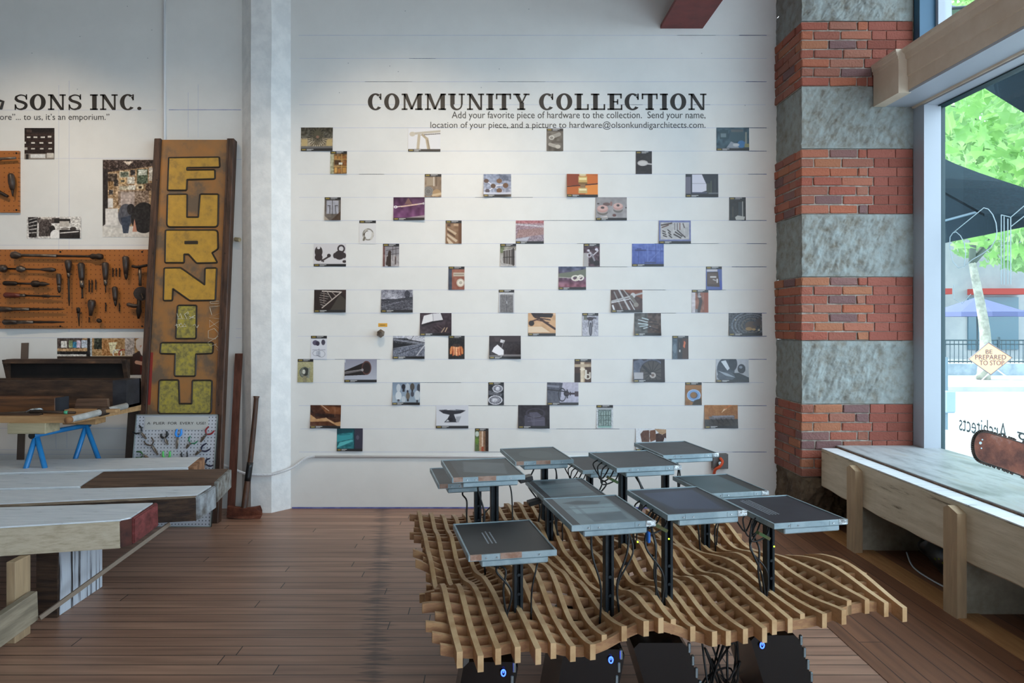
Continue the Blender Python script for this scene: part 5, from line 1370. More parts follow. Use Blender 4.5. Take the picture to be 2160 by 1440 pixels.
lean(MB().b(-.30, .30, .0, .04, 0, SLEN).build('panel', m_sign, sgn))
lean(MB().b(-.325, -.27, -.022, .05, 0, SLEN + .005, bev=.004).b(-.285, -.272, -.03, .0, 0, SLEN).build('side_rail', m_rail, sgn))
lean(MB().b(.27, .325, -.022, .05, 0, SLEN + .005, bev=.004).b(.272, .285, -.03, .0, 0, SLEN).build('side_rail', m_rail, sgn))
lean(MB().b(-.292, -.25, -.002, .02, .9, 1.31).build('red_patch', M('dull_red_patch', '8e2f28', rough=.5), sgn))
A1, B1 = (0, 180), (0, 500)
LET = [
 (A1, [(1425, 610), (1850, 605), (1855, 690), (1580, 694), (1578, 714), (1815, 712), (1815, 790), (1580, 796), (1575, 885), (1415, 885)], [.5, 1, 1, .3, .3, 1, 1, .3, 1, .6], 0),
 (A1, [(1415, 920), (1580, 918), (1578, 1112), (1675, 1112), (1690, 918), (1845, 918), (1840, 1195), (1408, 1195)], [1, 1, .3, .3, 1, 1, 2.6, 2.6], 0),
 (B1, [(1398, -60), (1838, -60), (1840, 100), (1790, 132), (1836, 216), (1660, 220), (1592, 145), (1555, 145), (1555, 216), (1393, 216)], [1.2, 2.6, 1.2, .3, 1, 1, .3, .3, 1, 1], 0),
 (B1, [(1387, 260), (1525, 258), (1728, 402), (1732, 262), (1830, 260), (1818, 533), (1602, 536), (1460, 435), (1455, 534), (1380, 535)], [1, 1, .3, 1, 1, 1, 1, .3, 1, 1], 0),
 (B1, [(1500, 575), (1660, 575), (1655, 855), (1484, 855)], [1.2, 1.2, 1.2, 1.2], 1),
 (B1, [(1360, 890), (1800, 890), (1795, 980), (1655, 985), (1650, 1172), (1475, 1172), (1480, 985), (1352, 982)], [1.2, 1.2, 1.2, .4, 1.2, 1.2, .4, 1.2], 1),
 (B1, [(1345, 1205), (1508, 1205), (1515, 1405), (1620, 1405), (1625, 1207), (1790, 1207), (1782, 1490), (1335, 1490)], [1.4, 1.2, .4, .4, 1.2, 1.4, 2.6, 2.6], 1),
]


def rounded(poly, rad, base=.012):
    out = []
    n = len(poly)
    for k in range(n):
        p, a, c = V(poly[k]), V(poly[k - 1]), V(poly[(k + 1) % n])
        r = min(base * rad[k], (a - p).length * .45, (c - p).length * .45)
        u, w_ = p + (a - p).normalized() * r, p + (c - p).normalized() * r
        for j in range(5):
            t_ = j / 4
            out.append(u * (1 - t_) ** 2 + p * 2 * t_ * (1 - t_) + w_ * t_ ** 2)
    return out


for mats in (0, 1):
    mb, mo_ = MB(), MB()
    for (bx, by), poly, rad, wk in LET:
        if wk != mats:
            continue
        loc2 = [sgnloc(bx + x / 4, by + y / 4) for x, y in poly]
        rp = rounded(loc2, rad)
        mb.prism([(p.x, p.y) for p in rp], 'y', .0025, (0, -.0028, 0))
        mo_.tube([(p.x, -.0005, p.y) for p in rp + rp[:2]], .0075, 6, cap=False)
        if (bx, by) == B1 and poly[0] == (1398, -60):
            h_ = rounded([sgnloc(x / 4, 500 + y / 4) for x, y in [(1558, 32), (1672, 32), (1672, 60), (1558, 60)]], [.5] * 4)
            mo_.prism([(p.x, p.y) for p in h_], 'y', .002, (0, -.0052, 0))
    lean(mb.build('lettering', (m_letter, m_letter2)[mats], sgn))
    lean(mo_.build('letter_outline', m_outline, sgn))
gf = MB()


def scrib(pts, r=.0022):
    gf.tube([(a, -.006, c) for a, c in [sgnloc(x / 4, 500 + y / 4) for x, y in pts]], r, 5)


scrib([(1495, 640), (1505, 680), (1525, 645), (1540, 690), (1580, 690), (1560, 650), (1590, 630), (1595, 645), (1580, 650)])
scrib([(1600, 690), (1650, 660), (1615, 675), (1650, 685), (1600, 672)])
scrib([(1500, 690), (1530, 690)])
scrib([(1480, 745), (1520, 735), (1510, 755), (1530, 725), (1545, 755), (1560, 730), (1575, 755), (1520, 758)])
scrib([(1490, 730), (1500, 765)])
scrib([(1630, 745), (1650, 735), (1660, 760), (1680, 740), (1665, 765)])
scrib([(1775, 545), (1850, 540), (1850, 558), (1780, 560), (1775, 545)], .0015)
scrib([(1860, 580), (1770, 590), (1790, 660), (1775, 600)], .0015)
scrib([(1860, 660), (1860, 690), (1770, 680), (1860, 640), (1850, 770), (1770, 700), (1770, 760), (1850, 710)], .0015)
scrib([(1810, 770), (1760, 790), (1760, 850), (1820, 860), (1850, 810), (1810, 770), (1855, 830), (1755, 890), (1780, 920), (1830, 900)], .0015)
scrib([(1820, 910), (1860, 950), (1830, 940), (1850, 970)], .0015)
lean(gf.build('chalk_scribble', M('white_scribble', 'd8d2c0', rough=.7), sgn))
bt = MB()
for z in (.3, .9, 1.5, 2.1, 2.7):
    for x in (-.28, .292):
        bt.tube([(x, -.032 if x < 0 else -.024, z), (x, -.02, z)], .006, 6)
lean(bt.build('nail', m_iron, sgn))

# dark board standing behind it, small peg, brown board at the left
mb = MB()
a, c = pt(494, 1090, 5.42), pt(494, 745, 5.585)
mb.prism([(5.40, 0), (5.425, 0), (5.60, 1.285), (5.575, 1.285)], 'x', .055, (-2.115, 0, 0))
solo(mb, 'rusty_plank', M('rust_brown_plank', '4a2618', '63382a', scale=4, st=(9, 9, 1), rough=.6), 'narrow rust-brown plank behind the right edge of the FURNITU board', 'plank')
mb = MB().tube([(-2.13, 5.62, wz(505)), (-2.085, 5.60, wz(507))], .017, 8)
solo(mb, 'wooden_peg', m_palewood, 'small pale wooden peg poking out beside the FURNITU board', 'peg')
mb = MB().prism([(5.47, 0), (5.50, 0), (5.625, 1.05), (5.595, 1.05)], 'x', .09, (-2.985, 0, 0))
solo(mb, 'brown_panel', M('grey_brown_board', '4b3f38', '5a4d45', scale=5, rough=.6), 'plain grey-brown board leaning on the wall behind the workbench end', 'board')

# ------------------------------------------------------------------ pliers pegboard
def dots_mat(name, base, dot, pitch, rad, axes=(0, 2), rough=.5):
    m = M(name, base, rough=rough)
    t = m.node_tree
    tc = t.nodes.new('ShaderNodeTexCoord')
    sp_ = t.nodes.new('ShaderNodeSeparateXYZ')
    t.links.new(tc.outputs['Object'], sp_.inputs[0])

    def mth(op, a, b_=None):
        n = t.nodes.new('ShaderNodeMath')
        n.operation = op
        for k, v in enumerate((a, b_)):
            if v is None:
                continue
            if isinstance(v, (int, float)):
                n.inputs[k].default_value = v
            else:
                t.links.new(v, n.inputs[k])
        return n.outputs[0]
    q = []
    for ax in axes:
        f_ = mth('FRACT', mth('DIVIDE', mth('ADD', sp_.outputs[ax], 10), pitch))
        d = mth('SUBTRACT', f_, .5)
        q.append(mth('MULTIPLY', d, d))
    near = mth('LESS_THAN', mth('ADD', q[0], q[1]), (rad / pitch) ** 2)
    mx_ = t.nodes.new('ShaderNodeMix')
    mx_.data_type = 'RGBA'
    mx_.inputs['A'].default_value = hl(base)
    mx_.inputs['B'].default_value = hl(dot)
    t.links.new(near, mx_.inputs['Factor'])
    t.links.new(mx_.outputs['Result'], t.nodes['Principled BSDF'].inputs['Base Color'])
    return m


PB, PT_ = V((-2.447, 5.14, 0)), V((-2.447, 5.275, .83))
pa = math.atan2(PT_.y - PB.y, PT_.z)
pl_len = (PT_ - PB).length
m_pl = Matrix.Translation(PB) @ Matrix.Rotation(-pa, 4, 'X')
pb = thing('pegboard_panel', 'white pegboard headed A PLIER FOR EVERY USE leaning on the sign', 'pegboard', PB)


def plean(o):
    o.data.transform(Matrix.Rotation(-pa, 4, 'X'))
    return o


plean(MB().b(-.316, .316, 0, .012, 0, pl_len).build('panel', dots_mat('white_pegboard', 'c2c4cc', '3c3e44', .0254, .0042), pb))
ed = MB()
for x in (-.316, .308):
    ed.b(x, x + .008, -.006, .014, 0, pl_len)
ed.b(-.316, .316, -.006, .014, pl_len - .008, pl_len).b(-.316, .316, -.006, .014, 0, .008)
plean(ed.build('metal_edge', M('aluminium_edge', 'b8c2c2', rough=.35, metal=.8), pb))
stp = plean(MB().b(-.245, .245, -.003, 0, pl_len - .115, pl_len - .018).b(-.245, .245, -.0035, 0, pl_len - .118, pl_len - .115).build('title_strip', M('cream_title_strip', 'c0c0bd', rough=.5), pb))
tx = text_into(MB(), 'A  PLIER  FOR  EVERY  USE!', -.225, .225, pl_len - .078, pl_len - .058, -.0042)
plean(tx.build('title_lettering', m_black, stp))


def pboard(X, Yz):                    # a point of the close-up (9x zoom from 260, 860) on the board, local
    px, py = 260 + X / 9, 860 + Yz / 9
    k = (py - CY) / F
    s_ = (PT_.y - PB.y) / PT_.z
    Y = (PB.y + s_ * EYE) / (1 + s_ * k)
    return (px - CX) / F * Y - PB.x, (EYE - k * Y) / math.cos(pa)


def pliers(h1, h2, piv, tip, col, label, wd=.006):
    a, b_, p, q = [pboard(*v) for v in (h1, h2, piv, tip)]
    ctr = V((p[0], -.016, p[1]))
    wp = m_pl @ ctr
    T_ = thing('pliers', label, 'pliers', wp, 0, 'pliers hung on the white pegboard')

    def L_(x, z, y=0):
        return Matrix.Rotation(-pa, 3, 'X') @ (V((x, -.016 + y, z)) - ctr)
    d = V((q[0] - p[0], q[1] - p[1])).normalized()
    nrm = V((-d.y, d.x))
    for s_, e in ((1, a), (-1, b_)):
        mid = V(((e[0] + p[0]) / 2, (e[1] + p[1]) / 2))
        cen = V(((a[0] + b_[0]) / 2, (a[1] + b_[1]) / 2))
        out = (mid - (V(p) + cen) / 2)
        bow = mid + out.normalized() * .012 if out.length > 1e-4 else mid
        st_ = V(p) * .8 + V(e) * .2
        pts = spline([L_(st_.x, st_.y, .002 * s_), L_(bow.x, bow.y), L_(e[0], e[1])], 6)
        MB().tube(pts, [wd * (.75 + .35 * math.sin(math.pi * k / (len(pts) - 1))) for k in range(len(pts))], 8).build('handle', col, T_, smooth=True)
        tip_ = V(q) + nrm * .0035 * s_
        sd = V(p) + nrm * .007 * s_
        MB().tube([L_(st_.x, st_.y, .002 * s_), L_(p[0], p[1], .003 * s_), L_(*((sd + tip_) / 2)), L_(*tip_)], [.004, .008, .006, .003], 6).build('jaw', m_toolmetal, T_)
    MB().tube([L_(p[0], p[1], -.012), L_(p[0], p[1], .012)], .006, 10).build('pivot', m_silver, T_)
    MB().tube([L_(p[0], p[1] + .012, .0155), L_(p[0], p[1] + .012, -.012)], .002, 6).build('hook', m_silver, T_)


c_blk, c_red, c_blue = M('black_grip', '1f2022', rough=.45), M('red_grip', '8c2028', rough=.4), M('bright_blue_grip', '2f8fe8', rough=.4)
c_grn, c_nvy, c_lime, c_olv = M('green_grip', '2f7a58', rough=.4), M('navy_grip', '20223c', rough=.4), M('lime_grip', '58c060', rough=.4), M('olive_green_grip', '3f6840', rough=.4)
pliers((320, 330), (195, 450), (365, 480), (460, 590), c_blk, 'black and red handled pliers at the top left of the pegboard')
pliers((550, 555), (410, 630), (575, 730), (680, 890), m_toolmetal, 'bare steel locking pliers below the black-red pair', .005)
pliers((840, 445), (735, 490), (815, 590), (870, 700), c_blk, 'black handled pliers left of the bright blue pair', .008)
pliers((1120, 400), (1040, 400), (1050, 590), (1030, 780), c_blue, 'bright blue handled needle-nose pliers under the pegboard title', .008)
pliers((1295, 535), (1425, 630), (1275, 680), (1210, 770), c_grn, 'thin green handled pliers in the middle right of the pegboard', .005)
pliers((1640, 350), (1745, 430), (1575, 520), (1480, 650), c_red, 'red handled pliers at the top right of the pegboard', .006)
pliers((1600, 670), (1670, 775), (1470, 820), (1380, 895), c_nvy, 'navy handled pliers below the red pair')
pliers((775, 820), (900, 820), (840, 1010), (840, 1150), c_lime, 'lime green handled pliers, only grips showing above the timber', .008)
pliers((1130, 835), (1225, 835), (1180, 1000), (1180, 1120), c_blk, 'short black handled pliers, only tips showing above the timber')
pliers((270, 830), (260, 940), (420, 900), (520, 980), c_olv, 'olive green handled pliers at the left edge of the pegboard')
pliers((1660, 960), (1720, 1090), (1560, 1060), (1470, 1120), c_nvy, 'dark pliers at the lower right, half hidden by the timber end')

# ------------------------------------------------------------------ axe against the pilaster
ax = thing('axe', 'old axe standing head down against the pilaster', 'axe', pt(512, 1090, 5.36))
loc = ax.location
pts = spline([pt(541, 832, 5.50), pt(537, 880, 5.485), pt(529, 960, 5.45), pt(521, 1020, 5.42), pt(514, 1075, 5.37)], 6)
MB().tube(pts, [.026 if k == 0 else .0185 + .007 * (k / len(pts)) for k in range(len(pts))], 10).build('handle', M('dark_axe_handle', '3a2418', '593a28', scale=4, st=(8, 8, 1), rough=.5), ax, loc, smooth=True)
gr = pts[int(len(pts) * .55):int(len(pts) * .72)]
MB().tube(gr, .0255, 10).build('grip_tape', m_black_pl, ax, loc, smooth=True)
hp = [pt(x, y, 5.36) for x, y in [(482, 1064), (497, 1068), (520, 1070), (538, 1067), (549, 1064), (553, 1074), (553, 1084), (549, 1092), (530, 1091), (500, 1090), (480, 1087)]]
mn = min(p.z for p in hp)
mb = MB()
th = [.02, .026, .026, .018, .004, .003, .003, .004, .018, .026, .02]
f1 = [mb.bm.verts.new((p.x, p.y - t_, p.z - mn)) for p, t_ in zip(hp, th)]
f2 = [mb.bm.verts.new((p.x, p.y + t_, p.z - mn)) for p, t_ in zip(hp, th)]
mb.bm.faces.new(f1)
mb.bm.faces.new(f2[::-1])
for k in range(len(hp)):
    mb.bm.faces.new((f1[k], f2[k], f2[(k + 1) % len(hp)], f1[(k + 1) % len(hp)]))
ax.location.z = 0
mb.build('axe_head', m_rust, ax, V((loc.x, loc.y, 0)))

# ------------------------------------------------------------------ hardboard with old drills and drivers
YB = YW - .02


def bp(px, py, d=0):
    k = (YB - d) / F
    return V(((px - CX) * k, YB - d, EYE - (py - CY) * k))


def hardboard(x0, x1, y0, y1, label):
    T_ = thing('tool_board', label, 'pegboard', bp((x0 + x1) / 2, y1))
    loc = T_.location
    a, c = bp(x0, y1), bp(x1, y0)
    mp_ = dots_mat('orange_pegboard', 'a9672f', '6b3c18', .0392, .0045)
    MB().b(a.x, c.x, YB, YW - .002, a.z, c.z).build('panel', mp_, T_, loc)
    sc_ = MB()
    for fx in (.04, .5, .96):
        for z in (a.z + .02, c.z - .02):
            x = a.x + (c.x - a.x) * fx
            sc_.tube([(x, YB - .003, z), (x, YB, z)], .008, 8)
    sc_.build('screw', m_iron, T_, loc)


hardboard(-60, 315, 526, 693, 'orange pegboard hung with old hand drills and drivers')
hardboard(-90, 40, 318, 448, 'small orange pegboard cut off by the left edge of the photo')
TG = 'old hand tools hung on the orange pegboard'
PXM = YW / F


def tool(p, q, segs, label, name='screwdriver', cat='tool'):
    """segs: (part name, material, [(t along the axis, radius in px)])"""
    a, c = bp(*p, d=.034), bp(*q, d=.034)
    T_ = thing(name, label, cat, (a + c) / 2, 0, TG)
    loc = T_.location
    for nm, mat, prof in segs:
        MB().tube([a + (c - a) * t_ for t_, r in prof], [max(.4, r) * PXM for t_, r in prof], 10).build(nm, mat, T_, loc, smooth=True)
    m_ = a + (c - a) * .3
    MB().tube([m_, V((m_.x, YB + .004, m_.z))], .006, 6).build('hook', m_toolmetal, T_, loc)


W_, Mt, Ir, Rd = m_toolwood, m_toolmetal, m_iron, m_redhandle
tool((24, 538), (216, 541), [('knob', W_, [(0, 2), (.01, 7), (.05, 8), (.09, 5), (.11, 3)]), ('shaft', Mt, [(.1, 3), (.5, 3.4)]), ('spiral_rod', Ir, [(.5, 2.6), (.56, 2.2), (.62, 2.6), (.68, 2.2), (.74, 2.6), (.8, 2.2), (.86, 2.6)]), ('chuck', Ir, [(.86, 3), (.89, 6), (.93, 5), (.96, 6.5), (1, 5)])], 'longest spiral push drill along the top of the pegboard', 'push_drill')
tool((0, 566), (118, 569), [('knob', W_, [(0, 3), (.03, 8), (.09, 8), (.13, 3)]), ('shaft', Ir, [(.12, 1.8), (.9, 1.8)]), ('ball_grip', Mt, [(.29, 2), (.32, 6), (.38, 7.5), (.43, 5), (.46, 2)]), ('handle', W_, [(.7, 1.6), (.8, 3.8), (.92, 4.8), (.99, 3)])], 'spiral drill with a ball grip in the middle, second from the top', 'push_drill')
tool((8, 597), (105, 599), [('handle', Ir, [(0, 4), (.03, 5), (.25, 4.5), (.3, 2.5)]), ('shaft', Ir, [(.28, 2.2), (.62, 2.2)]), ('chuck', Ir, [(.6, 3), (.64, 7), (.74, 7), (.78, 4), (.84, 5), (.9, 4), (1, .6)])], 'short drill with a bulky chuck, third from the top', 'push_drill')
tool((9, 622), (127, 625), [('handle', Rd, [(0, 4), (.03, 6), (.2, 5), (.3, 3.5)]), ('ferrule', Mt, [(.29, 3.6), (.38, 3.2)]), ('shaft', Ir, [(.38, 2), (.66, 2), (.7, 3.2), (.8, 3.2), (.83, 1.8), (1, 1.6)])], 'red-brown handled spiral screwdriver, fourth from the top')
tool((0, 652), (136, 652), [('handle', W_, [(0, 6), (.1, 5.5), (.2, 4)]), ('ferrule', Mt, [(.19, 4), (.46, 3.6)]), ('shaft', Ir, [(.46, 2.6), (.6, 3), (.62, 2), (.9, 2.2), (1, .6)])], 'long dark spiral screwdriver, fifth from the top')
tool((6, 679), (136, 679), [('handle', W_, [(0, 3), (.03, 6), (.15, 5), (.24, 4)]), ('ferrule', Mt, [(.23, 4), (.5, 3.5)]), ('shaft', Ir, [(.5, 2.4), (.6, 2.8), (.7, 2.2), (.8, 2.8), (.88, 2), (1, 1)])], 'spiral screwdriver lowest of the left row')
tool((124, 577), (125, 618), [('handle', W_, [(0, 3), (.06, 5), (.5, 4.4), (.6, 3.6)]), ('ferrule', Mt, [(.6, 3.2), (.72, 3.4)]), ('bit', Ir, [(.72, 3.4), (.9, 3), (1, 1)])], 'stubby push drill right of the ball-grip drill', 'push_drill')
tool((144, 548), (146, 645), [('handle', W_, [(0, 4), (.04, 7), (.15, 6), (.28, 3.5)]), ('ferrule', Mt, [(.28, 3), (.38, 3)]), ('shaft', Ir, [(.38, 2), (.5, 2.4), (.7, 1.8), (.86, 2.2), (1, .8)])], 'longest upright screwdriver in the middle of the pegboard')
tool((171, 554), (174, 629), [('handle', W_, [(0, 4), (.05, 7), (.4, 5.5), (.5, 4)]), ('ferrule', Mt, [(.5, 4.4), (.7, 4)]), ('shaft', Ir, [(.7, 1.8), (.95, 1.8), (1, 2.4)])], 'upright screwdriver second from the longest upright one')
tool((222, 553), (223, 617), [('handle', W_, [(0, 4), (.05, 7), (.4, 5.5), (.58, 4)]), ('ferrule', Mt, [(.58, 4), (.76, 3.4)]), ('shaft', Ir, [(.76, 1.6), (1, 1)])], 'upright screwdriver left of three small drill bits at the top')
tool((265, 540), (266, 590), [('handle', W_, [(0, 4), (.06, 7), (.4, 6), (.75, 4.4)]), ('bit', Ir, [(.75, 4), (.9, 3), (1, .8)])], 'fat dark push drill beside the hand crank drill', 'push_drill')
tool((242, 604), (244, 646), [('handle', W_, [(0, 3), (.08, 6), (.5, 5), (.7, 4)]), ('bit', Ir, [(.7, 3.5), (.9, 2.6), (1, .8)])], 'plain dark push drill below the three top drill bits', 'push_drill')
tool((165, 648), (167, 688), [('handle', Ir, [(0, 2), (.08, 4), (.3, 3)]), ('shaft', Ir, [(.3, 2.6), (.5, 2), (1, .7)])], 'smallest screwdriver near the lower edge of the pegboard')
tool((194, 632), (191, 666), [('handle', W_, [(0, 5), (.1, 7.5), (.35, 7.5), (.6, 5), (1, 3)])], 'fat loose tool handle with an open socket', 'wooden_grip', 'tool')
tool((204, 674), (214, 678), [('body', Ir, [(0, 1.5), (.2, 4), (.6, 5), (1, 2)])], 'small dark chuck piece low on the pegboard', 'drill_chuck', 'tool')
for k, (x, y0, y1, lab) in enumerate([(188, 590, 616, 'long drill bit, left of the middle trio'), (194, 590, 617, 'long drill bit, centre of the middle trio'), (202, 590, 611, 'shorter drill bit, right of the middle trio'),
                                      (238, 565, 584, 'drill bit, left of the upper trio'), (245, 565, 583, 'drill bit, centre of the upper trio'), (252, 565, 584, 'drill bit, right of the upper trio'),
                                      (223, 638, 657, 'lone thin drill bit below the upright screwdrivers'), (252, 640, 657, 'drill bit beside the plain push drill tip'), (188, 668, 680, 'tiny drill bit under the fat handle')]):
    a, c = bp(x, y0, .012), bp(x, y1, .012)
    mb = MB().tube([a + (c - a) * j / 8 for j in range(9)], [(.0058 if j % 2 else .0042) for j in range(9)], 6).tube([a * .7 + c * .3, V((a.x, YB + .003, (a * .7 + c * .3).z))], .004, 6)
    solo(mb, 'drill_bit', Ir, 'small dark ' + lab, 'drill bit', 'drill bits on the orange pegboard')
dr_ = thing('hand_drill', 'hand crank drill with a round gear wheel at the right end of the pegboard', 'drill', bp(296, 672, .03), 0, TG)
loc = dr_.location
MB().tube(spline([bp(279, 561, .05), bp(288, 563, .055), (bp(297, 562, .055)), bp(311, 559, .05)], 5), [3 * PXM] * 15 + [2.4 * PXM], 8).build('shoulder_rest', Ir, dr_, loc, smooth=True)
MB().tube([bp(295, 563, .04), bp(296, 603, .04)], 3.2 * PXM, 10).build('frame', Mt, dr_, loc, smooth=True)
MB().tube([bp(298, 619, .028), bp(298, 619, .05)], 14.5 * PXM, 24).tube([bp(298, 619, .05), bp(298, 619, .06)], 5 * PXM, 14).build('gear_wheel', Ir, dr_, loc)
MB().tube([bp(298, 619, .06), bp(302, 630, .07)], 2 * PXM, 8).build('crank', Ir, dr_, loc)
MB().tube(spline([bp(292, 644, .04), bp(282, 645, .045), bp(268, 641, .045)], 5), [2.5 * PXM, 3, 4, 4.4, 5, 5, 4.6, 4.4, 4, 3.2, 2][:1] + [4.2 * PXM] * 9 + [2.4 * PXM], 8).build('side_handle', W_, dr_, loc, smooth=True)
MB().tube([bp(294, 630, .04), bp(293, 648, .04), bp(293, 656, .04), bp(292, 672, .04)], [4 * PXM, 4.5 * PXM, 5.5 * PXM, 2 * PXM], 10).tube([bp(298, 619, .028), bp(298, 619, .0005)], .008, 6).build('chuck', Ir, dr_, loc, smooth=True)
for z, (p, q) in enumerate([((23, 366), (27, 414))]):
    tool(p, q, [('handle', W_, [(0, 4), (.08, 6), (.4, 6.5), (.7, 4)]), ('bit', Ir, [(.7, 3), (1, 1)])], 'dark pear-handled driver on the small cut-off pegboard')
tool((-14, 398), (16, 414), [('body', Ir, [(0, 4), (.6, 3.5), (1, 3)])], 'dark slanting tool at the edge of the small cut-off pegboard', 'file_tool')
tool((-20, 336), (33, 333), [('body', Mt, [(0, 2.5), (.5, 2.8), (1, 2.5)])], 'thin brown rod across the top of the small cut-off pegboard', 'tool_rod')


# ------------------------------------------------------------------ plank workbench on a blue sawhorse
TZ = .90
m_b = MB()
m_b.prism([(-4.9, 4.66), (-2.868, 4.66), (-2.745, 5.36), (-4.9, 5.36)], 'z', .045, (0, 0, TZ - .045))
solo(m_b, 'table_top', m_table, 'pale wooden plank top of the workbench on the blue sawhorse', 'table top')
sh = thing('sawhorse', 'bright blue tubular steel sawhorse under the workbench top', 'sawhorse', (-3.2, 4.95, 0))
loc = sh.location
zr = .765
for Y, xa, x1_, x2_ in ((4.72, -3.165, -3.40, -2.98), (5.14, -3.07, -3.32, -2.80)):
    for x in (x1_, x2_):
        MB().tube([(xa, Y, zr), (x, Y + (.0 if x == x1_ else .02), 0.0)], .0175, 10).build('leg', m_blue, sh, loc, smooth=True)
MB().tube([(-3.165, 4.68, zr), (-3.07, 5.18, zr)], .018, 10).build('rail', m_blue, sh, loc, smooth=True)
MB().tube([(-3.168, 4.672, zr), (-3.167, 4.682, zr)], .022, 10).build('end_cap', m_black_pl, sh, loc)
mb = MB().b(-3.31, -3.12, 4.69, 4.80, zr + .018, TZ - .045, bev=.004).b(-3.13, -2.96, 5.08, 5.18, zr + .018, TZ - .045, bev=.004)
solo(MB().b(-3.31, -3.05, 4.64, 4.80, zr + .018, TZ - .045, bev=.004), 'wood_block', m_palewood, 'short pale wooden block between sawhorse and tabletop', 'block')
solo(MB().b(-3.2, -2.95, 5.06, 5.19, zr + .018, TZ - .045, bev=.004), 'wood_block', m_table, 'rear wooden block on the sawhorse under the tabletop', 'block')
# second trestle outside the picture carries the other end
sh2 = thing('sawhorse', 'blue steel sawhorse beyond the left edge of the photo', 'sawhorse', (-4.75, 4.95, 0))
for Y in (4.72, 5.14):
    for dx in (-.25, .25):
        MB().tube([(0, Y - 4.95, TZ - .06), (dx, Y - 4.95, 0)], .0175, 8).build('leg', m_blue, sh2)
MB().tube([(0, -.26, TZ - .063), (0, .24, TZ - .063)], .018, 8).build('rail', m_blue, sh2)

stk = thing('white_pole', 'white-painted round stick lying across the workbench end', 'stick', (-2.85, 4.9, TZ))
loc = stk.location
MB().tube([(-2.850, 4.60, TZ - .012), (-2.833, 4.66, TZ - .008), (-2.72, 5.05, TZ + .024)], [.02, .0225, .0225], 10).build('shaft', M('white_stick_paint', 'a4a09a', 'c4c2be', scale=12, rough=.6), stk, loc, smooth=True)
MB().tube([(-2.860, 4.565, TZ - .015), (-2.850, 4.60, TZ - .012)], .021, 10).build('bare_tip', M('raw_wood_tip', '9a6a42', rough=.7), stk, loc, smooth=True)
MB().tube([(-2.786, 4.82, TZ + .005), (-2.768, 4.885, TZ + .01)], .03, 10).build('leather_binding', m_darkwood, stk, loc, smooth=True)

ch = thing('tool_chest', 'long dark wooden tool chest with its lid propped open on the workbench', 'chest', (-3.6, 5.08, TZ))
loc = ch.location
x0c, x1c = -4.35, pt(268, 800, 5.1).x
yf, yb = 5.09, 5.3
zt = EYE - (802 - CY) * yf / F
MB().b(x0c, x1c - .09, yf, yf + .02, TZ, zt, bev=.003).b(x0c, x1c, yb - .02, yb, TZ, zt).b(x0c, x1c, yf + .02, yb - .02, TZ, TZ + .02).build('box_front', m_chest, ch, loc)
MB().prism([(yf - .003, TZ), (yb, TZ), (yb, zt), (yf - .003, zt)], 'x', .1, (x1c - .1, 0, 0)).build('end_block', M('blue_black_end', '23242a', '34343a', scale=8, rough=.6), ch, loc)
lid = MB()
xl0, xl1 = pt(24, 800, yb).x, pt(262, 800, yb).x
zl0, zl1 = zt, EYE - (766 - CY) * yb / F
lid.b(xl0 - .02, xl1 + .02, yb, yb + .02, zl0, zl1 + .03)
lid.build('lid_panel', m_chestin, ch, loc)
rm = MB()
rm.prism([(xl0 - .035, zl1 + .002), (xl1 + .015, zl1 + .002), (xl1 + .0, zl1 + .035), (xl0 + .0, zl1 + .035)], 'y', -.075, (0, yb + .02, 0))
rm.build('lid_rim', m_chest, ch, loc)
rm = MB()
rm.prism([(yb - .055, zl1 + .03), (yb + .02, zl1 + .03), (yb + .02, zl0), (yb - .01, zl0)], 'x', .03, (xl1 + .005, 0, 0))
rm.build('lid_end', m_chest, ch, loc)
rm = MB()
rm.prism([(yb - .055, zl1 + .03), (yb + .02, zl1 + .03), (yb + .02, zl0), (yb - .01, zl0)], 'x', .03, (xl0 - .035, 0, 0))
rm.build('lid_end', m_chest, ch, loc)
mb = MB()
a, c = pt(20, 803, 5.26), pt(31, 724, 5.4)
mb.beam((a.x - .03, 5.40, .02), (c.x, 5.52, c.z), .055, .012, up=(0, 1, 0))
solo(mb, 'thin_lath', M('grey_brown_lath', '5c4c42', rough=.6), 'thin brown lath standing behind the open chest lid', 'lath')
xe = pt(133, 850, 4.86).x
bb = thing('squared_timber', 'reddish-brown squared timber lying in front of the chest', 'timber', (-3.6, 4.86, TZ))
loc = bb.location
zq = EYE - (838 - CY) * 4.82 / F
MB().b(-4.4, xe - .03, 4.82, 4.93, TZ, zq, bev=.006).build('beam', M('red_brown_timber', '4b2f1c', '6e4628', scale=3, st=(1, 10, 10), rough=.5), bb, loc)
MB().b(xe - .03, xe, 4.822, 4.928, TZ + .002, zq - .002).build('dark_end', M('blue_grey_end', '2e3138', rough=.6), bb, loc)
mb = MB()
a, c = pt(152, 856, 4.9), pt(231, 829, 4.95)
mb.prism([(a.x, TZ), (pt(226, 856, 4.9).x, TZ), (c.x, .99), (a.x + .025, .99)], 'y', .03, (0, 4.915, 0))
solo(mb, 'rough_board', m_barewood, 'rough brown slanted board leaning on the chest front', 'board')
solo(MB().b(pt(133, 856, 4.86).x + .02, pt(247, 856, 4.86).x, 4.84, 4.9, TZ, TZ + .022, bev=.002), 'wood_strip', m_table, 'thin pale strip of wood lying before the rough board', 'strip')
ss = thing('shears', 'shiny steel shears lying on the workbench', 'shears', (-3.35, 4.78, TZ))
loc = ss.location
p0, p1 = pt(58, 868, 4.78), pt(84, 857, 4.78)
MB().tube([(p0.x - .25, 4.77, TZ + .006), (p0.x, 4.77, TZ + .012)], [.004, .01], 8).build('blade', m_toolmetal, ss, loc)
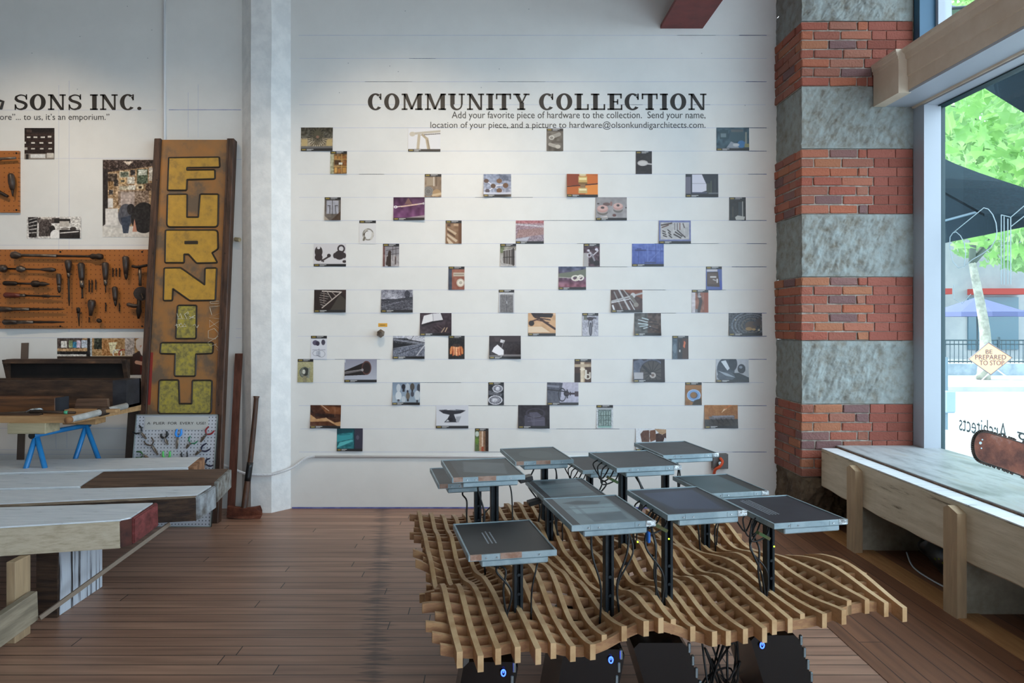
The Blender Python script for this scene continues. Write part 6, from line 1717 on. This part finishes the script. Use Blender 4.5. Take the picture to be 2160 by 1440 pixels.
MB().tube(spline([(p0.x, 4.77, TZ + .012), (p0.x + .04, 4.76, TZ + .03), (p1.x, 4.78, TZ + .035), (p1.x, 4.80, TZ + .02), (p0.x + .03, 4.79, TZ + .012), (p0.x, 4.77, TZ + .012)], 5), .009, 8).build('handle_loop', m_silver, ss, loc, smooth=True)
solo(MB().b(-4.3, pt(85, 870, 4.72).x, 4.70, 4.75, TZ, TZ + .012), 'steel_rule', m_darkwood, 'flat dark bar along the front edge of the workbench', 'bar')
rd = thing('taped_rod', 'dark thin rod with a band of green tape on the workbench', 'rod', (-3.1, 4.74, TZ))
loc = rd.location
pa_, pb_ = pt(60, 870, 4.71), pt(200, 870, 4.80)
MB().tube([(pa_.x, 4.725, TZ + .024), (-2.93, 4.78, TZ + .009)], [.012, .009], 8).build('shaft', m_darkwood, rd, loc, smooth=True)
qa, qb = V((pa_.x, 4.725, TZ + .024)), V((-2.93, 4.78, TZ + .009))
MB().tube([qa + (qb - qa) * .75, qa + (qb - qa) * .83], .0125, 8).build('green_tape', M('green_tape', '4fb088', rough=.4), rd, loc, smooth=True)

# ------------------------------------------------------------------ heavy weathered timbers on trestle legs, front left
BT, BB = .535, .40
TGp = 'weathered timbers laid side by side on low trestle legs'


def timber(name_sections, label, loc):
    T_ = thing('timber_beam', label, 'timber', loc, 0, TGp)
    for nm, mat, poly, z0, z1, bev in name_sections:
        mb = MB().prism(poly, 'z', z1 - z0, (0, 0, z0))
        if bev:
            bmesh.ops.bevel(mb.bm, geom=[e for e in mb.bm.edges], offset=bev, segments=2, affect='EDGES')
        for v in mb.bm.verts:
            v.co += V((.004 * noise.noise(v.co * 7), .004 * noise.noise(v.co * 7 + V((9, 0, 0))), .003 * noise.noise(v.co * 9)))
        mb.build(nm, mat, T_, loc)
    return T_


def top_at(px, py, z=BT):
    Y = (EYE - z) * F / (py - CY)
    return V(((px - CX) / F * Y, Y))


XL = -4.6


def strip(y_rear_px, y_front_px, r_rear, r_front):
    """plan outline from the top-face corners seen in the photo; the left end lies outside the picture"""
    a, b_ = top_at(*r_front), top_at(*r_rear)
    l0, l1 = top_at(0, y_front_px), top_at(0, y_rear_px)

    def ext(l, r):
        t_ = (XL - r.x) / (l.x - r.x)
        return r + (l - r) * t_
    return ext(l0, a), a, b_, ext(l1, b_)


p = strip(970, 997, (433, 963), (407, 985))
timber([('beam', m_paintwood, [p[0], p[1] - V((.035, 0)), p[2] - V((.03, 0)), p[3]], BB, BT, .006),
        ('raw_end', M('raw_orange_end', '7c543a', 'a87a58', scale=16, rough=.8, bump=.5), [p[1] - V((.045, -.01)), p[1] + V((0, .01)), p[2] - V((0, .01)), p[2] - V((.04, .01))], BB + .008, BT - .003, .004)],
       'farthest white timber with a raw orange end, against the pliers pegboard', V((-3.3, p[1].y + .2, BB)))
pA = p
p = strip(1001, 1030, (490, 988), (458, 1017))
xm0, xm1 = top_at(165, 1027).x, top_at(205, 1000).x
fr_l = lambda x: p[0] + (p[1] - p[0]) * ((x - p[0].x) / (p[1].x - p[0].x))
re_l = lambda x: p[3] + (p[2] - p[3]) * ((x - p[3].x) / (p[2].x - p[3].x))
timber([('painted_half', m_paintwood, [fr_l(XL), fr_l(xm0), re_l(xm1), re_l(XL)], BB, BT, .006),
        ('bare_half', m_barewood, [fr_l(xm0), p[1] - V((.02, 0)), p[2] - V((.02, 0)), re_l(xm1)], BB, BT + .002, .006),
        ('splintered_end', M('pale_splintered_end', '56483d', '8d8a84', 'a8b0b2', scale=18, lo=.3, hi=.55, rough=.85, bump=.7), [p[1] - V((.025, -.008)), p[1] + V((0, .008)), p[2] - V((0, .008)), p[2] - V((.025, .008))], BB + .006, BT - .002, .004)],
       'half white, half bare brown timber, second from the pliers pegboard', V((-3.2, p[1].y + .2, BB)))
p = strip(1033, 1066, (457, 1023), (420, 1046))
timber([('beam', m_paintwood, [p[0] + V((0, .055)), p[1] + V((-.02, .03)), p[2] - V((.02, 0)), p[3]], BB, BT, .008),
        ('bare_strip', M('tan_bare_strip', '7d6a58', '9c8872', scale=4, st=(1, 10, 10), rough=.7), [p[0] + V((0, .012)), p[1] + V((-.02, .012)), p[1] + V((-.02, .034)), p[0] + V((0, .06))], BB, BT - .004, .002),
        ('bare_front', m_darkwood, [p[0], p[1] - V((.02, 0)), p[1] + V((-.02, .014)), p[0] + V((0, .014))], BB - .01, BT - .012, .003),
        ('painted_end', M('thin_white_end_paint', '5f5a56', 'a2a6aa', 'bac0c4', scale=9, rough=.7, bump=.5), [p[1] - V((.025, -.004)), p[1] + V((0, .006)), p[2] - V((0, .006)), p[2] - V((.025, .006))], BB - .004, BT - .002, .005)],
       'white timber with a dark brown front face, third from the pegboard', V((-3.2, p[1].y + .2, BB)))
pC = p
f0, f1, f2 = top_at(0, 1113), top_at(252, 1098), top_at(284, 1092)
rr_, r0 = top_at(334, 1059), top_at(0, 1069)
ext = lambda l, r: r + (l - r) * ((XL - r.x) / (l.x - r.x))
timber([('beam', m_paintwood, [ext(f0, f1) + V((0, .012)), f1 + V((0, .012)), f2 - V((.02, -.012)), rr_ - V((.02, 0)), ext(r0, rr_)], BB, BT, .007),
        ('bare_front', M('cream_bare_front', 'a8987f', 'c6b8a0', 'd6cab6', scale=2.6, st=(.8, 26, 30), lo=.25, hi=.5, rough=.65, bump=.25), [ext(f0, f1), f1, f1 + V((0, .014)), ext(f0, f1) + V((0, .014))], BB - .004, BT - .006, .003),
        ('dark_corner', M('dark_red_brown_stain', '35150f', '54281c', scale=12, rough=.7, bump=.4), [f1, f2 - V((.012, 0)), f2 + V((-.012, .014)), f1 + V((0, .014))], BB - .002, BT - .004, .003),
        ('red_end', m_redpaint, [f2 - V((.022, 0)), f2, rr_, rr_ - V((.024, 0))], BB + .002, BT - .001, .006)],
       'nearest white timber with a flaking red end', V((-3.0, f1.y + .2, BB)))

ts = thing('trestle_legs', 'rough trestle of posts and braces under the near end of the timbers', 'trestle', (-2.3, 4.0, 0))
loc = ts.location
MB().b(-2.385, -2.285, 3.58, 3.985, 0, BB - .012, bev=.003).build('white_leg', M('white_planked_leg', '3c3a3c', 'ccd4e0', 'd8dfe8', scale=2.2, st=(18, 18, .4), lo=.40, hi=.43, top=.6, rough=.6, bump=.2), ts, loc)
MB().b(-2.392, -2.284, 3.568, 3.585, 0, BB - .012).build('dark_leg_edge', m_darkwood, ts, loc)
MB().b(-2.345, -2.3, 3.28, 3.39, 0, BB - .008, bev=.003).build('post', m_palewood_v, ts, loc)
MB().beam((-2.27, 2.6, .105), (-2.27, 3.37, .148), .04, .145, bev=.003).build('stretcher', M('grey_brown_stretcher', '857a68', 'a89a84', scale=3, st=(8, 1, 8), rough=.7, bump=.2), ts, loc)
MB().beam((-2.235, 3.36, .09), pt(358, 1104, 3.98), .010, .022).build('batten', M('tan_batten', '8f7f70', rough=.6), ts, loc)
MB().b(-2.78, -2.70, 4.42, 4.6, 0, BB - .012, bev=.003).build('rear_leg', m_darkwood, ts, loc)
tq = thing('trestle_legs', 'trestle under the far left ends of the timbers, outside the photo', 'trestle', (-4.3, 4.2, 0))
MB().b(-.06, .06, -1.15, .75, 0, BB - .012).build('leg', m_darkwood, tq)

# ------------------------------------------------------------------ window bench on the right
wb = thing('window_bench', 'long worn timber bench along the shop window', 'bench', (2.8, 3.2, 0))
loc = wb.location
mb = MB().prism([(2.455, .312), (2.47, .30), (2.60, .30), (2.62, .32), (2.62, .585), (2.47, .592), (2.455, .585)], 'y', 3.62, (0, 1.5, 0))
bmesh.ops.subdivide_edges(mb.bm, edges=[e for e in mb.bm.edges if abs(e.verts[0].co.y - e.verts[1].co.y) > 1], cuts=50)
for v in mb.bm.verts:
    v.co.x += .007 * noise.noise(V((0, v.co.y * 2.5, v.co.z * 5)))
    v.co.z += (.012 if v.co.z < .4 else .004) * noise.noise(V((3, v.co.y * 3.5, v.co.z)))
mb.build('front_beam', m_benchpaint, wb, loc)
MB().b(2.458, 2.575, 1.5, 5.12, .591, .597).build('white_top_strip', m_paintwood, wb, loc)
MB().b(2.585, 3.3, 1.5, 5.155, .586, .612, bev=.002).build('seat_board', m_sill, wb, loc)
MB().b(2.578, 2.586, 1.5, 5.155, .583, .606).build('board_edge', m_barewood, wb, loc)
m_brk = M('worn_white_bracket', '8f8674', 'b6ae9c', scale=4, rough=.7)
for py_, yb_ in ((1165, 4.60), (1306, 3.60), (None, 2.3)):
    ppy = yb_
    p_ = MB().prism([(ppy - .055, 0), (ppy + .055, 0), (ppy + .055, .555), (ppy + .02, .575), (ppy - .055, .55)], 'x', .05, (2.405, 0, 0))
    p_.build('front_post', m_palewood_v, wb, loc)
    MB().b(2.465, 3.25, ppy + .005, ppy + .035, 0.001, .30).build('cross_panel', m_brk, wb, loc)
bg = thing('rubbish_bag', 'dark printed plastic bag stuffed under the window bench', 'bag', (2.85, 4.1, 0))
loc = bg.location
mb = MB()
bmesh.ops.create_icosphere(mb.bm, subdivisions=4, radius=1, matrix=Matrix.Translation((2.86, 4.1, .125)) @ Matrix.Diagonal((.22, .36, .13, 1)))
for v in mb.bm.verts:
    v.co += V((1, 1, .6)) * .05 * noise.noise(v.co * 7)
    v.co.z = max(.004, v.co.z)
mb.build('sack', M('black_printed_plastic', '16191c', '1f3c50', scale=5, lo=.52, hi=.56, rough=.35), bg, loc, smooth=True)
mb = MB()
for k in range(7):
    y = 3.86 + k * .035
    mb.tube([(2.643 + .004 * k % 2, y, .10 + .01 * (k % 3)), (2.64, y + .022, .13 + .012 * (k % 2))], .006, 5)
mb.build('yellow_print', M('yellow_green_print', '8c9a34', rough=.5), bg, loc)
MB().tube(spline([(2.66, 4.4, .06), (2.61, 4.25, .02), (2.6, 4.05, .012), (2.62, 3.85, .012)], 6), .005, 6).build('torn_edge', M('white_film', 'b4bcc4', rough=.4), bg, loc, smooth=True)

# rusty chainsaw whose bar points into the picture
cs = thing('chainsaw', 'large rusty chainsaw bar pointing in over the window bench', 'chainsaw', (3.1, 3.62, .612))
loc = cs.location
YS = 3.64


def sp_(px, py):
    p = pt(px, py, YS)
    return p


up_, lo_ = [], []
outl = [(2160, 936), (2130, 926), (2100, 917), (2080, 912), (2068, 913), (2060, 920), (2056, 930), (2055, 942), (2057, 955), (2062, 965), (2071, 972), (2090, 979), (2120, 989), (2160, 1004)]
ext_up = V((2330, 990)), V((2330, 1062))
poly = [ext_up[0]] + [V(q) for q in outl] + [ext_up[1]]
pw = [pt(q[0], q[1], YS) for q in poly]
MB().prism([(q.x, q.z) for q in pw], 'y', .009, (0, YS, 0)).build('guide_bar', m_rust, cs, loc)
hl_ = MB()
for px_, py_, r_ in ((2068, 934, .0075), (2072, 927, .004), (2070, 945, .004)):
    q = pt(px_, py_, YS)
    hl_.tube([(q.x, YS - .001, q.z), (q.x, YS + .01, q.z)], r_, 12)
hl_.build('rivet_hole', M('pale_hole_edge', 'b9cdd6', rough=.4), cs, loc)
chn = MB()
pp = spline([V((q.x, YS + .0045, q.z)) for q in pw], 9)
chn.tube(pp, .0055, 6)
for k in range(0, len(pp) - 1, 3):
    d = (pp[k + 1] - pp[k]).normalized()
    nrm = V((d.z, 0, -d.x))
    cen = pw[0] * .25 + pw[-1] * .25 + pw[8] * .5
    if (pp[k] - cen).dot(nrm) < 0:
        nrm = -nrm
    chn.beam(pp[k] - d * .008, pp[k] + d * .008 + nrm * .004, .006, .022, up=(nrm.x, nrm.y, nrm.z))
chn.build('saw_chain', m_iron, cs, loc)
cb = (pw[0] + pw[-1]) / 2
MB().b(cb.x - .02, cb.x + .18, YS - .1, YS + .12, .612, cb.z + .10, bev=.03).tube([(cb.x + .02, YS - .12, cb.z), (cb.x + .02, YS + .1, cb.z)], .06, 16).build('engine', m_rust, cs, loc)
MB().tube(spline([(cb.x + .0, YS - .1, cb.z + .06), (cb.x + .0, YS - .1, cb.z + .2), (cb.x + .02, YS + .1, cb.z + .2), (cb.x + .02, YS + .11, cb.z + .06)], 6), .012, 8).build('front_handle', m_iron, cs, loc, smooth=True)

# ------------------------------------------------------------------ the street outside
m_pave = M('pale_sunlit_paving', '989ca0', 'a8abac', scale=1.2, rough=.9)
m_road = M('grey_asphalt', '8a8f94', '989c9f', scale=2, rough=.9)
struct(MB().b(3.5, 8.2, -10, 45, -.25, -.1), 'sidewalk', m_pave)
struct(MB().b(8.2, 60, -10, 70, -.3, -.16), 'street', m_road)
far = struct(MB().prism([(3.5, 16.6), (60, 16.6), (60, 60), (3.5, 60)], 'z', .15, (0, 0, -.2)), 'far_sidewalk', m_pave)
# awning cloth of the next bay
m_fence_ = M('dark_steel_arm', '2a3438', rough=.5)
m_awn = M('black_awning_cloth', '1a262c', '223038', scale=60, rough=.95)
m_awn.node_tree.nodes['Principled BSDF'].inputs['Specular IOR Level'].default_value = .03


def ax_(px, py, X=4.2):
    return ptx(px, py, X)


aw = thing('awning', 'dark awning cloth outside the shop window', 'awning', (4.2, 5.7, 2.28))
loc = aw.location
q = [ax_(1976, 329), ax_(2010, 345), ax_(2060, 364), ax_(2110, 381), ax_(2160, 397), V((4.2, 4.6, 2.30)), V((4.2, 4.6, 2.285)), ax_(2160, 478), ax_(1976, 515)]
q = q[:5] + [V((4.2, 4.9, 2.32)), V((4.2, 4.9, 2.285))] + q[7:]
MB().prism([(v.y, v.z) for v in q], 'x', .02, (4.2, 0, 0)).build('side_cloth', m_awn, aw, loc)
q = [ax_(2078, 187), ax_(2115, 210), ax_(2160, 238), V((4.2, 4.9, 2.84)), V((4.2, 4.9, 4.3)), V((4.2, 5.9, 4.3))]
MB().prism([(v.y, v.z) for v in q], 'x', .02, (4.2, 0, 0)).build('upper_cloth', m_awn, aw, loc)
mb = MB()
e_ = [ax_(1976, 329), ax_(2010, 345), ax_(2060, 364), ax_(2110, 381), ax_(2160, 397), V((4.2, 4.9, 2.32))]
i_ = [mb.bm.verts.new((3.52, p.y, p.z)) for p in e_] + [mb.bm.verts.new((4.2, p.y, p.z)) for p in e_[::-1]]
j_ = [mb.bm.verts.new((v.co.x, v.co.y, v.co.z - .02)) for v in i_]
for k in range(5):
    for l_ in (i_, j_):
        mb.bm.faces.new((l_[k], l_[k + 1], l_[10 - k], l_[11 - k]))
for k in range(12):
    mb.bm.faces.new((i_[k], i_[(k + 1) % 12], j_[(k + 1) % 12], j_[k]))
mb.build('sloping_cloth', m_awn, aw, loc)
MB().tube([(3.52, 5.85, 4.2), (4.21, 5.85, 4.25)], .015, 8).tube([(3.52, 4.95, 4.2), (4.21, 4.95, 4.25)], .015, 8).build('support_arm', m_fence_, aw, loc)
MB().tube([ax_(1976, 470), ax_(2160, 420)], .012, 8).build('awning_bar', M('blue_grey_bar', '3c5866', rough=.5), aw, loc, smooth=True)


def leaf(bm, c, s, rnd):
    n = V((rnd.uniform(-1, 1), rnd.uniform(-1, .2), rnd.uniform(-.3, 1))).normalized()
    u = n.cross(V((rnd.uniform(-1, 1), rnd.uniform(-1, 1), rnd.uniform(-1, 1)))).normalized()
    v = n.cross(u)
    pts = []
    for k in range(10):
        a = 2 * math.pi * k / 10
        r_ = s * (1 if k % 2 == 0 else .55)
        pts.append(bm.verts.new(c + (u * math.cos(a) + v * math.sin(a)) * r_ + n * (.15 * r_ * math.cos(2 * a))))
    bm.faces.new(pts)


def leaf_mat(name, c1, c2):
    m = M(name, c1, c2, scale=1.3, rough=.5)
    t = m.node_tree
    b = t.nodes['Principled BSDF']
    tl = t.nodes.new('ShaderNodeBsdfTranslucent')
    tl.inputs[0].default_value = hl(c2)
    mx_ = t.nodes.new('ShaderNodeMixShader')
    mx_.inputs[0].default_value = .5
    t.links.new(b.outputs[0], mx_.inputs[1])
    t.links.new(tl.outputs[0], mx_.inputs[2])
    t.links.new(mx_.outputs[0], t.nodes['Material Output'].inputs[0])
    return m


m_leaf = leaf_mat('fresh_maple_leaf', '5a8a42', '8cb86a')
m_leaf2 = leaf_mat('far_maple_leaf', '6a9456', '96ba7c')
m_bark = M('grey_bark', '7d7f74', '9b9c90', scale=6, rough=.9, bump=.5)
m_twig = M('dark_twig', '4f5a50', rough=.8)


def tree(label, base, h_, r_, crown, n, s, mat, seed, group='street trees'):
    rnd = random.Random(seed)
    T_ = thing('street_tree', label, 'tree', base, 0, group)
    loc = V(base)
    bx, by, bz = base
    tp_ = V((bx - .3, by, bz + h_))
    MB().tube(spline([V(base), V((bx + .05, by, bz + h_ * .4)), tp_], 5), [r_ * (1 - .05 * k) for k in range(11)], 10).build('trunk', m_bark, T_, loc, smooth=True)
    mb = MB()
    br = MB()
    for cx_, cy_, cz, rx, ry, rz in crown:
        c = V((cx_, cy_, cz))
        mid = (tp_ + c) / 2 + V((0, 0, .3))
        br.tube(spline([tp_, mid, c], 5), [max(.012, r_ * .5 * (1 - k / 11)) for k in range(11)], 6)
        for k in range(7):
            e = c + V((rnd.uniform(-rx, rx), rnd.uniform(-ry, ry), rnd.uniform(-rz, rz))) * .9
            q2 = (c + e) / 2 + V((rnd.uniform(-.2, .2), 0, rnd.uniform(-.1, .2)))
            br.tube(spline([c, q2, e], 4), [.018 * (1 - k2 / 12) for k2 in range(9)], 5)
        m_ = int(n * rx * ry * rz / sum(a[3] * a[4] * a[5] for a in crown))
        for k in range(m_):
            while True:
                d = V((rnd.uniform(-1, 1), rnd.uniform(-1, 1), rnd.uniform(-1, 1)))
                if d.length < 1:
                    break
            leaf(mb.bm, c + V((d.x * rx, d.y * ry, d.z * rz)), s * rnd.uniform(.6, 1.25), rnd)
    br.build('branch', m_twig, T_, loc, smooth=True)
    f_ = mb.build('foliage', mat, T_, loc)
    f_['kind'] = 'stuff'


tree('near street tree whose leaves fill the top of the window', (9.8, 8.2, -.16), 3.4, .16, [(7.4, 9.2, 4.7, 1.7, 1.8, 1.5), (8.6, 10.6, 3.5, 1.6, 1.6, 1.0), (6.6, 8.0, 5.2, 1.2, 1.4, 1.1), (9.2, 8.5, 5.2, 1.8, 1.6, 1.3)], 1500, .15, m_leaf, 4)
tree('street tree with a pale trunk behind the orange road sign', (13.4, 18.7, -.05), 3.2, .17, [(13.2, 18.6, 5.4, 2.8, 2.4, 1.7), (15.5, 20, 4.6, 2.2, 2, 1.6), (12, 17, 6.8, 2.6, 2.4, 1.6), (16.5, 18, 6.5, 2.6, 2.4, 1.8)], 2600, .2, m_leaf2, 8)
tree('street tree farther along the far sidewalk', (21, 25.5, -.05), 3.5, .2, [(20, 25, 6, 3.6, 2.6, 2.4), (23.5, 25.5, 6.5, 3.6, 2.6, 2.6), (18, 24, 8.2, 3.4, 2.6, 2.4)], 1900, .3, m_leaf2, 12)

sg = thing('road_sign', 'orange diamond road sign reading BE PREPARED TO STOP', 'sign', (12.75, 17.5, -.05))
loc = sg.location
kk = 17.5 / F


def sgp(px, py):
    return (px - CX) * kk, EYE - (py - CY) * kk


dm = [sgp(*q) for q in ((2085, 722), (2135, 754), (2090, 790), (2043, 757))]
MB().prism(dm, 'y', .02, (0, 17.5, 0)).build('sign_plate', M('faded_orange_sheet', 'f0a880', rough=.5), sg, loc)
brd = MB()
brd.tube([(a, 17.497, c) for a, c in dm + dm[:1]], .014, 6)
brd.build('sign_border', M('dark_sign_border', '6a6468', rough=.5), sg, loc)
tx = MB()
for s_, xa, xb, ya, yb_ in (('BE', 2079, 2093, 746, 737), ('PREPARED', 2057, 2122, 758, 748), ('TO STOP', 2066, 2118, 770, 760)):
    (x0_, z0_), (x1_, z1_) = sgp(xa, ya), sgp(xb, yb_)
    text_into(tx, s_, x0_, x1_, z0_, z1_, 17.492)
tx.build('sign_lettering', M('sign_black', '4a4448', rough=.5), sg, loc)
lg = MB()
zb_ = -.05
for a, b_ in (((2075, 780), -.45), ((2105, 780), .45)):
    x, z = sgp(*a)
    lg.tube([(x, 17.52, z), (x + b_, 17.5, zb_)], .016, 6)
x, z = sgp(2090, 785)
lg.tube([(x, 17.52, z), (x, 17.9, zb_)], .016, 6)
lg.build('stand', M('white_sign_stand', 'd8dadc', rough=.5), sg, loc)

m_fence = M('black_railing_paint', '2c4048', rough=.5)
fn = thing('iron_railing', 'black iron railing along the far sidewalk', 'railing', (17, 20.3, -.05))
loc = fn.location
mb = MB()
mb.tube([(11, 20.3, .98), (27, 20.3, .98)], .022, 6).tube([(11, 20.3, .35), (27, 20.3, .35)], .022, 6).tube([(11, 20.3, .86), (27, 20.3, .86)], .018, 6)
for k in range(125):
    x = 11 + k * .128
    mb.b(x - .008, x + .008, 20.292, 20.308, .3, 1.0)
for k in range(9):
    x = 11 + 2 * k
    mb.b(x - .03, x + .03, 20.27, 20.33, -.05, 1.08)
mb.build('bars', m_fence, fn, loc)
MB().b(11, 27, 20.22, 20.38, -.05, .28).build('base_wall', M('blue_grey_curb', '7c8a94', '98a4ac', scale=2, rough=.9), fn, loc)
for k, (x, y, lab) in enumerate(((16.0, 22.6, 'left of the tree trunk'), (18.9, 22.6, 'right of the road sign'))):
    um = thing('patio_umbrella', 'blue-violet patio umbrella behind the railing, ' + lab, 'umbrella', (x, y, -.05), 0, 'patio umbrellas across the street')
    loc = um.location
    MB().tube([(x, y, -.05), (x, y, 2.3)], .03, 8).build('pole', m_fence, um, loc)
    mb = MB()
    ctr_ = mb.bm.verts.new((x, y, 2.35))
    ring = [mb.bm.verts.new((x + 1.3 * math.cos(a), y + 1.3 * math.sin(a), 1.85)) for a in [2 * math.pi * j / 10 for j in range(10)]]
    ring2 = [mb.bm.verts.new((v.co.x, v.co.y, 1.7)) for v in ring]
    for j in range(10):
        mb.bm.faces.new((ctr_, ring[j], ring[(j + 1) % 10]))
        mb.bm.faces.new((ring[j], ring2[j], ring2[(j + 1) % 10], ring[(j + 1) % 10]))
    mb.build('canopy', M('violet_canvas', '5a6088', rough=.8), um, loc)
bd = thing('shop_building', 'pale shopfront building across the street behind the trees', 'building', (24, 30, -.05))
loc = bd.location
MB().b(12, 52, 30, 36, -.05, 9).build('wall', M('pale_stucco', '989ca0', 'a6a8aa', scale=.8, rough=.9), bd, loc)
for k in range(8):
    x = 14 + k * 3.4
    MB().b(x, x + 2.2, 29.93, 30.02, .3, 2.6).build('shop_window', M('blue_shop_glass', '4c6a78', rough=.15) if k == 0 else bpy.data.materials['blue_shop_glass'], bd, loc)
    MB().b(x, x + 2.2, 29.2, 30.0, 2.7, 2.95).build('shop_awning', M('red_shop_awning', 'a83c34', rough=.8) if k == 0 else bpy.data.materials['red_shop_awning'], bd, loc)
pm = thing('parking_meter', 'grey parking pay box on a post at the near curb', 'parking meter', (6.9, 10.4, -.1))
loc = pm.location
km = 10.4 / F
MB().tube([((1995 - CX) * km, 10.4, -.1), ((1995 - CX) * km, 10.4, 1.0)], .03, 8).build('post', M('grey_meter_post', '5f7480', rough=.5), pm, loc)
MB().b((1988 - CX) * km, (2011 - CX) * km, 10.33, 10.47, EYE - (870 - CY) * km, EYE - (823 - CY) * km, bev=.02).build('meter_head', M('grey_meter_head', '8398a4', rough=.5), pm, loc)
fb = thing('hanging_basket', 'hanging basket of purple flowers outside the upper window', 'flowers', ptx(2006, 40, 4.6))
loc = fb.location
rnd = random.Random(21)
mb, mf = MB(), MB()
for k in range(150):
    leaf(mb.bm, loc + V((rnd.gauss(0, .16), rnd.gauss(0, .2), rnd.gauss(.12, .13))), .05, rnd)
for k in range(26):
    leaf(mf.bm, loc + V((-.1 + rnd.gauss(0, .12), -.12 + rnd.gauss(0, .15), rnd.gauss(.16, .08))), .035, rnd)
mb.build('leaves', m_leaf, fb, loc)
mf.build('petals', M('purple_petals', '6a4cc0', rough=.6), fb, loc)
MB().tube([loc + V((0, 0, .05)), loc + V((0, 0, 1.2))], .006, 6).ball(loc + V((0, 0, 0)), .14, (1, 1, .7)).build('basket', m_twig, fb, loc)
